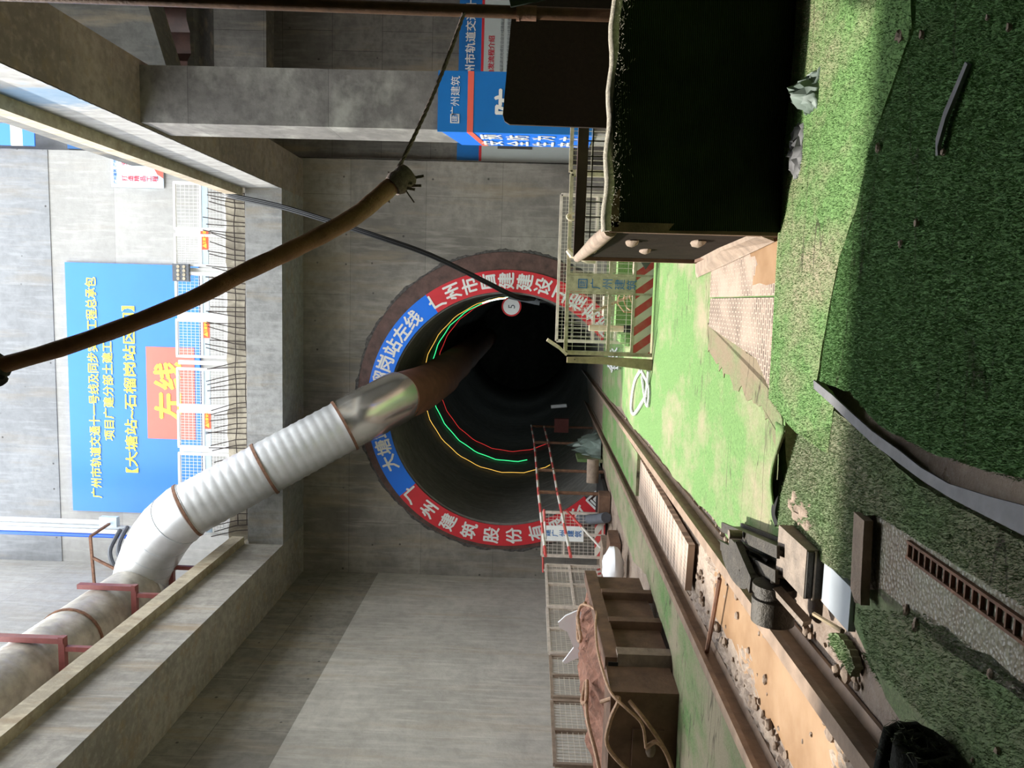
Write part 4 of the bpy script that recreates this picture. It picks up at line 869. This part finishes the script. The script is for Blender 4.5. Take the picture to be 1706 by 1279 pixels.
# things stored behind the striped barrier
gpoly('turf_kerb', [(-.30, 9.9), (1.2, 9.9), (1.2, 10.2), (-.30, 10.2)], 'turflit', .0, 'turf-covered kerb behind the striped barrier', 'kerb', .30)
o = MB().sphere((.35, 9.3, gz(9.3)), .3, 18, 10, (2.4, .8, .55), .06).build('mud_heap', 'mudwall'); tag(o, 'heap of pinkish mud behind the striped barrier', 'heap')
t = thing('bollard', 'white and black bollard behind the striped barrier', 'bollard', (-.32, 9.6, gz(9.6)))
MB().tube([(-.32, 9.6, gz(9.6)+.22), (-.32, 9.6, .28)], .04, 12).build('post', 'woodpale', t, True); MB().tube([(-.32, 9.6, gz(9.6)), (-.32, 9.6, gz(9.6)+.22)], .045, 12).build('base', 'black', t, True)
tag(MB().bar((.16, 9.5, gz(9.5)), (-.12, 9.55, .24), .03).build('stick', 'wood'), 'slanting stick behind the striped barrier', 'stick')
tag(MB().sphere((-.44, 10.0, gz(10)+.12), .12, 12, 8, (1, 1, 1.2), .12).build('green_bundle', 'turflit'), 'small green bundle at the foot of the barriers', 'bundle')
for k, (x, y) in enumerate(((-.05, 10.6), (.25, 10.7), (.55, 10.7))):
    tag(MB().box(x-.14, y, gz(y), x+.14, y+.25, gz(y)+.42-.05*k).build('concrete_block', 'kerb'), 'grey concrete block stored behind the striped barrier', 'block', 'blocks behind the barrier')
rs = random.Random(9)
for k in range(3):
    c = Vector((.02+.03*k, 9.05, -.05-.07*k)); tag(MB().tube([c+Vector((math.cos(a)*.13+rs.uniform(-.02, .02)-.0*a, rs.uniform(-.03, .03), math.sin(a)*.15-.1)) for a in np.linspace(0, 5.6, 18)], .008, 5).build('cable_loop', 'wirerope', smooth=True), 'tan cable loop hung behind the striped barrier', 'cable', 'cable loops behind the barrier')
# bunched valve and rag on the barrier top
t = thing('padlock_wheel', 'round pale hand wheel fixed to the top of the barrier right of the name plate', 'wheel', (.90, 8.36, .55))
MB().tube([(.90+.035*math.cos(a), 8.38, .60+.05*math.sin(a)) for a in np.linspace(0, 2*PI, 20)], .012, 8).build('wheel_rim', 'woodpale', t, True); MB().bar((.87, 8.38, .6), (.93, 8.38, .6), .012).build('spoke', 'woodpale', t)
tag(MB().tube([(.55, 8.37, .63), (.50, 8.36, .58), (.47, 8.36, .50), (.44, 8.36, .42), (.42, 8.35, .33)], [.03, .045, .03, .035, .012], 8).build('rag', 'woodpale', smooth=True), 'pale knotted rag hanging from the top rail of the barrier', 'rag')
tag(MB().prism([(.31, 10.95, .45), (.40, 10.95, .58), (.46, 10.95, .43)], (0, .01, 0)).build('warning_pennant', 'slab'), 'small grey triangular plate on the plain barrier', 'plate')
tag(MB().prism([(.36, 8.30, -.20), (.48, 8.30, -.12), (.60, 8.30, -.22), (.50, 8.30, -.30)], (0, .012, 0)).build('diamond_plate', 'slab'), 'dark diamond shaped plate leaning on the striped skirting', 'plate')
# rope on the turf
def floor_curve(name, pts, r, mt, label, cat, h=.008, group=None):
    return tag(MB().tube(smooth([(x, y, gz(y)+h+q) for x, y, q in pts]), r, 7).build(name, mt, smooth=True), label, cat, group)
floor_curve('rope', [(-.72, 8.30, .02), (-1.0, 8.6, 0), (-1.16, 9.0, 0), (-1.36, 9.6, .005), (-1.44, 10.0, 0), (-1.40, 10.25, 0), (-1.2, 10.2, 0), (-.98, 9.9, 0), (-.80, 9.3, 0)], .022, 'ropelight', 'large loop of black and white rope lying on the turf by the timber post', 'rope', .012, 'ropes on the turf')
floor_curve('rope', [(-.78, 8.9, .03), (-.90, 8.4, 0), (-1.07, 8.35, 0), (-1.12, 8.5, 0), (-1.02, 8.8, 0), (-.86, 9.1, 0)], .02, 'ropelight', 'small white rope loop lying closest to the timber post', 'rope', .012, 'ropes on the turf')
rs = random.Random(2)
for k in range(4): floor_curve('wire_coil', [(-.95+.14*math.cos(a)+rs.uniform(-.06, .06)-.05*k, 13.0+.5*k+.6*math.sin(a)+rs.uniform(-.1, .1), .06*rs.random()) for a in np.linspace(0, 6, 16)], .014, 'ropelight', 'pale wire coil on the turf behind the timber post', 'wire', .02, 'wire coils behind the post')

# ------------------------------------------------------------------ guard rails, pit and barriers on the left of the track
def guard_post(y, label, hgt=1.32):
    return tag(MB().tube([(-3.7, y, gz(y)-.05), (-3.7, y, gz(y)+hgt)], .035, 8).build('guard_post', 'rust', smooth=True), label, 'post', 'posts of the red and white guard rail')
guard_post(14.65, 'guard rail post nearest the camera beside the tunnel mouth', 1.33); guard_post(16.6, 'guard rail post second into the tunnel mouth', 1.41); guard_post(19.9, 'guard rail post third into the tunnel', 1.58); guard_post(22.5, 'guard rail post deepest in the tunnel', 1.75)
for q, lab in ((0, 'upper'), (.37, 'lower')):
    tag(MB().tube([(-3.72, 10.95, .68-q), (-3.70, 14.65, .755-q), (-3.70, 16.6, .775-q), (-3.7, 19.9, .82-q), (-3.7, 22.6, .9-q)], .024, 8).build('guard_rail', 'redwhite_tube', smooth=True), lab+' red and white guard rail running into the tunnel', 'rail', 'red and white guard rails')
for (a, b_, l) in (((-3.75, 13.6, .66), (-4.25, 13.4, .62), 'top'), ((-3.75, 13.6, .26), (-4.3, 13.2, -.35), 'lower slanting')):
    tag(MB().tube([a, b_], .022, 8).build('cross_tube', 'redwhite_tube', smooth=True), l+' red and white cross tube at the end of the guard rail', 'tube', 'red and white cross tubes')
tag(MB().box(-3.62, 17.2, -.95, -3.55, 17.9, -.15).build('turf_board', 'turfmud'), 'small turf-covered panel at the left of the tunnel sill', 'panel')
struct(MB().gbox(-5.3, 14.85, -3.75, 17.9, -.05, .02).build('sump_shade', 'black', origin=(0, 0, 0)), 'flat black slab painted as the dark of the sump left of the track')  # no real opening: the recess's darkness is put into a black slab
tag(MB().gbox(-4.15, 14.2, -3.62, 14.6, -.05, .16).build('sump_crate', 'brown'), 'brown box at the edge of the sump', 'box'); tag(MB().gbox(-4.6, 12.6, -4.1, 13.3, -.05, .16).build('pallet_stack', 'mudwall'), 'low tan stack beside the barrier left of the track', 'stack')
tag(MB().gbox(-4.2, 11.6, -3.7, 12.3, -.05, .12).build('mud_box', 'brown'), 'flat brown box lying behind the white sack', 'box')
tag(MB().tube([(-4.35, 15.2, -.12), (-4.2, 14.6, -.30), (-3.95, 13.9, -.5)], .10, 12).build('drain_hose', 'greyhose', smooth=True), 'thick dark grey hose slanting out of the sump', 'hose')
tag(MB().tube([(-3.85, 16.2, -.42), (-3.35, 16.25, -.42)], .13, 14).build('pump', 'mudwall', smooth=True), 'muddy drum-shaped pump in the sump', 'pump')
crumple('tarp_bundle', (-3.45, 18.2, -.02), .32, .9, .75, 'tarp', 'grey green tarp bundled beside the rails at the tunnel mouth', 'tarp', 8)
tag(MB().tube([(-2.9, 21.0, .38), (-2.85, 21.0, -.05)], .05, 10).build('tunnel_lamp', 'greypipe', smooth=True), 'pale lamp tube standing deeper in the tunnel', 'lamp')
for y in (24, 29, 34, 39):                                  # unseen fill lamps added to lift the deep tunnel, in place of haze
    ld = bpy.data.lights.new('tunnel_fill', 'POINT'); ld.energy = 4.0; ld.color = (.75, .95, 1.0); ld.shadow_soft_size = .15
    lo = bpy.data.objects.new('tunnel_fill', ld); COL.objects.link(lo); lo.location = (-3.2, y, 1.6)
tag(MB().box(-3.85, 22.4, -.2, -3.45, 22.6, .22).build('red_crate', 'darkred'), 'dim red panel deep in the tunnel', 'panel')
# barriers along the left wall
def side_barrier(x0, y0, x1, y1, zt, label, paint='cream', plate=False, skirt=True, wire='whitewire'):
    t = thing('mesh_barrier', label, 'barrier', ((x0+x1)/2, (y0+y1)/2, gz((y0+y1)/2)), 'mesh barriers along the left wall'); mb = MB()
    A, B = Vector((x0, y0, 0)), Vector((x1, y1, 0)); u = (B-A).normalized()
    zb = lambda p: gz(p.y)
    for f in (0, .5, 1): p = A.lerp(B, f); mb.bar((p.x, p.y, zb(p)), (p.x, p.y, zt), .045)
    for z in (zt, zt-.42, None):
        za, zc = (z, z) if z is not None else (zb(A)+.05, zb(B)+.05); mb.bar((x0, y0, za), (x1, y1, zc), .04)
    mb.build('frame', paint, t); L = (B-A).length
    MB().wires((x0, y0, gz(y0)+.05), B-A, (0, 0, zt-gz(y0)-.05), int(L/.06), 14, .006).build('mesh', wire, t)
    if skirt: MB().prism([(x0, y0, zb(A)), (x1, y1, zb(B)), (x1, y1, zb(B)+.2), (x0, y0, zb(A)+.2)], (.012, -.012, 0)).build('skirting', 'redwhite_y', t)
    if plate:
        n = Vector((u.y, -u.x, 0)); n = n if n.y < 0 or n.x > 0 else -n; c = A.lerp(B, .5)+n*.03; q = u*.15
        np_ = MB().prism([(c-q)+Vector((0, 0, zt-.80)), (c+q)+Vector((0, 0, zt-.80)), (c+q)+Vector((0, 0, zt)), (c-q)+Vector((0, 0, zt))], n*.01).build('name_plate', 'white', t); tx = MB(); cc = c+n*.013; r = u if u.x > 0 else -u
        for k, ch in enumerate('建广州建筑'): write(tx, ch, cc+Vector((0, 0, zt-.10-.15*k)), .14, r, (0, 0, 1), .01)
        tx.build('plate_lettering', 'letterblue', np_)
    return t
side_barrier(-4.12, 14.75, -4.85, 14.3, .66, 'white barrier with a name plate and striped skirting nearest the tunnel', 'cream', True)
side_barrier(-4.72, 13.4, -4.75, 11.6, .60, 'white mesh barrier beside the striped one, second from the tunnel', 'cream')
side_barrier(-4.9, 11.9, -4.9, 10.3, .60, 'mesh barrier behind the hung white bag along the left wall', 'cream', False, False)
side_barrier(-4.9, 10.2, -4.9, 9.1, .59, 'mesh barrier behind the coil of wire rope along the left wall', 'mudwall', False, False)
side_barrier(-4.9, 9.0, -4.9, 7.7, .60, 'mesh barrier nearest the camera along the left wall', 'mudwall', False, False)
side_barrier(-4.9, 7.6, -4.9, 6.0, .60, 'last mesh barrier along the left wall, mostly out of frame', 'mudwall', False, False)
t = thing('boundary_post', 'red and white post with a foot at the wall behind the left barriers', 'post', (-4.95, 14.6, gz(14.6)))
MB().tube([(-4.80, 14.9, .64), (-5.05, 14.9, .62), (-5.4, 14.9, .60)], .022, 8).build('post_arm', 'redwhite_tube', t, True); MB().bar((-5.35, 14.9, gz(14.9)), (-5.35, 14.9, .6), .04).build('post_leg', 'cream', t)

# ------------------------------------------------------------------ muck skip, bags, wire ropes
t = thing('muck_skip', 'brown steel muck skip heaped with mud left of the track', 'skip', (-3.5, 7.1, gz(7.1)))
X, Yb, Yf = -2.95, 8.15, 6.12; zt = .30
mb = MB(); mb.box(-4.1, Yf, gz(Yf)-.03, X-.03, Yb, zt-.02); mb.build('body', 'brown', t)
mb = MB(); mb.bar((X-.02, Yf-.02, zt-.06), (X-.02, Yb, zt-.03), .11, .12); mb.build('rim_tube', 'brown', t)
MB().box(X-.062, Yf-.085, zt-.10, X+.022, Yf-.078, zt-.02).build('tube_mouth_shade', 'black', t)  # black plate painting the darkness inside the open tube end
for y in (7.55, 6.85): MB().box(X-.05, y-.05, gz(y)-.02, X+.05, y+.05, zt-.10).build('side_rib', 'brown', t)
MB().box(X-.06, Yf-.03, gz(Yf)-.02, X+.07, Yf+.10, zt-.10).build('corner_rib', 'mudwall', t)
mb = MB(); rs = np.random.default_rng(3); n, m_ = 22, 26; v = []
for i in range(n):
    for k in range(m_):
        u, q = i/(n-1), k/(m_-1); edge = min(u, 1-u, q, 1-q); v.append((-4.1+(1.02)*u, Yf-.02+(Yb-Yf+.04)*q, zt-.03+min(.10, edge*.8)*rs.uniform(.4, 1.3)))
mb.add(v, [(i*m_+k, (i+1)*m_+k, (i+1)*m_+k+1, i*m_+k+1) for i in range(n-1) for k in range(m_-1)])
o = mb.build('mud_load', 'mudload' if 'mudload' in M else 'brown', t)
M['mudload'] = plain('reddish_clay', (.34, .165, .11), .8, var=.45, scale=14, bmp=.8); o.data.materials[0] = M['mudload']
t = thing('steel_counterweight', 'dark oily steel block in front of the muck skip', 'block', (-3.5, 5.95, gz(5.9)))
mb = MB().box(-4.6, 5.62, gz(5.6)-.01, -2.96, 6.04, .30); mb.build('block_body', 'brown', t); MB().box(-3.55, 5.60, -.12, -3.25, 5.62, .12).build('lug_plate', 'brown', t); MB().sphere((-3.40, 5.59, -.02), .05, 10, 6, (1.3, .5, .8), .1).build('lug', 'mudwall', t, True)
def wr(pts, label, r=.014): return tag(MB().tube(smooth(pts), r*.85, 8).build('wire_rope', 'wirerope', smooth=True), label, 'wire rope', 'wire ropes on the skip')
wr([(-3.15, 7.6, .42), (-3.0, 7.4, .40), (-2.93, 7.1, .30), (-2.92, 6.7, .33), (-2.93, 6.3, .35), (-2.94, 5.95, .34), (-2.97, 5.62, .30), (-3.02, 5.5, .20), (-3.12, 5.46, .08), (-3.3, 5.46, .04)], 'long wire rope lying along the rim of the skip')
wr([(-3.22, 7.55, .42), (-3.1, 7.3, .45), (-3.2, 7.05, .43), (-3.3, 7.3, .44), (-3.15, 7.6, .42), (-3.02, 7.5, .36)], 'coil of wire rope on the far end of the mud heap', .02)
wr([(-3.35, 6.5, .42), (-3.42, 6.3, .46), (-3.3, 6.1, .44), (-3.25, 6.35, .42), (-3.38, 6.0, .44), (-3.55, 5.75, .38), (-3.75, 5.6, .33), (-3.9, 5.58, .32)], 'coil of wire rope where the skip meets the steel block', .02)
wr([(-3.1, 5.72, .36), (-3.0, 5.60, .24), (-3.15, 5.56, .30), (-3.35, 5.55, .32), (-3.5, 5.5, .18), (-3.6, 5.46, .0), (-3.75, 5.44, -.15), (-3.95, 5.44, -.22)], 'thick wire rope hanging down the face of the steel block', .02)
wr([(-3.02, 5.6, .16), (-3.1, 5.5, .06), (-3.25, 5.46, -.06), (-3.4, 5.45, -.14), (-3.62, 5.44, -.20), (-3.9, 5.44, -.22)], 'wire rope sweeping down to the turf in front of the steel block', .02)
wr([(-3.32, 5.47, .04), (-3.26, 5.46, -.03), (-3.32, 5.45, -.10), (-3.5, 5.44, -.17), (-3.8, 5.43, -.21)], 'short wire rope loop lowest on the steel block', .02)
mb = MB(); v = [(-3.30, 8.22, .34), (-3.42, 8.22, .52), (-3.50, 8.2, .60), (-3.56, 8.2, .585), (-3.60, 8.18, .50), (-3.78, 8.2, .42), (-3.95, 8.2, .535), (-3.97, 8.2, .51), (-3.85, 8.2, .33)]
v = [(x, 8.10, z-.06 if z < .4 else z) for x, y, z in v]; mb.prism(v, (0, .03, 0)); o = mb.build('hung_bag', 'bag'); tag(o, 'white plastic bag stretched up on the barrier behind the skip', 'bag')
tag(MB().sphere((-3.72, 10.55, gz(10.5)+.14), .3, 16, 10, (1.0, .9, .5), .07).build('sack', 'bag', smooth=True), 'full white sack lying on the turf behind the skip', 'sack')

# ------------------------------------------------------------------ rope roller stand beside the near rail
t = thing('roller_stand', 'mud-caked iron rope roller stand on the turf beside the near rail', 'machine', (-1.12, 3.3, gz(3.3)))
g = gz(3.2)
mb = MB()
for dx in (0, -.10):
    A, B = (-.97+dx, 3.0, g+.06), (-1.16+dx, 3.98, g+.03)
    mb.bar(A, B, .012, .10); mb.bar((A[0], A[1], A[2]+.05), (B[0], B[1], B[2]+.05), .05, .012); mb.bar((A[0], A[1], A[2]-.05), (B[0], B[1], B[2]-.05), .05, .012)
mb.build('channel_frame', 'machine', t)
for z in (.04, .095):
    pl = [(-1.10, 3.30), (-1.22, 3.95)] + [(-1.22+.10*math.cos(a), 3.62+.26*math.sin(a)) for a in np.linspace(1.5, 4.4, 12)]
    MB().prism([(x, y, g+z) for x, y in pl], (0, 0, .014)).build('curved_plate', 'machine', t)
MB().box(-1.20, 3.42, g+.10, -1.10, 3.62, g+.14).build('saddle', 'machine', t)
MB().tube([(-1.06, 3.52, g+.11), (-1.06, 3.52, g+.17)], .022, 10).build('bolt', 'machinemud', t, True)
MB().box(-1.06, 2.75, g-.0, -.885, 2.80, g+.085).build('end_block', 'machine', t); MB().box(-1.065, 2.76, g+.0, -.88, 3.08, g+.088).build('block_top', 'machinemud', t)
mb = MB().box(-1.065, 2.745, g+.055, -.88, 2.752, g+.062); mb.box(-1.065, 2.745, g+.02, -.88, 2.752, g+.027); mb.build('block_ridges', 'machinemud', t)
MB().bar((-1.12, 3.50, g+.13), (-1.17, 3.16, g+.15), .07, .03).bar((-1.15, 3.2, g+.15), (-1.20, 3.08, g+.10), .05, .03).build('arm', 'machine', t)
MB().tube([(-1.125, 3.08, g+.088), (-1.13, 3.08, g+.088), (-1.165, 3.08, g+.088), (-1.17, 3.08, g+.088), (-1.185, 3.08, g+.088), (-1.19, 3.08, g+.088), (-1.29, 3.08, g+.088)], [.070, .088, .088, .078, .078, .088, .086], 24).build('roller_drum', 'machine', t, True)
dr = bpy.data.objects['roller_drum']; MB().tube([(-1.105, 3.08, g+.088), (-1.31, 3.08, g+.088)], .018, 10).build('axle', 'machinemud', dr, True); MB().bar((-1.13, 3.02, g+.10), (-1.20, 2.86, g+.03), .025, .04).build('lever', 'machinemud', t)
MB().gbox(-1.06, 2.47, -.91, 2.73, -.01, .015).build('base_plate', 'greypipe', t)
tag(MB().tube([(-1.13, 2.78, gz(2.78)+.02), (-1.08, 2.52, gz(2.5)+.012)], .009, 6).build('stick', 'wood'), 'thin stick lying beside the roller stand', 'stick')
floor_curve('hose_end', [(-.76, 3.36, 0), (-.82, 3.34, .005), (-.90, 3.35, .01), (-.95, 3.32, 0)], .022, 'black', 'dark hose end tucked in the fold of turf above the roller stand', 'hose', .01)
crumple('turf_scrap', (-.80, 3.02, .0), .10, .22, .04, 'mudwall', 'ridge of pale mud on the turf beside the roller stand', 'mud', 12)
for o in list(bpy.data.objects):
    if '_w' in o: del o['_w']
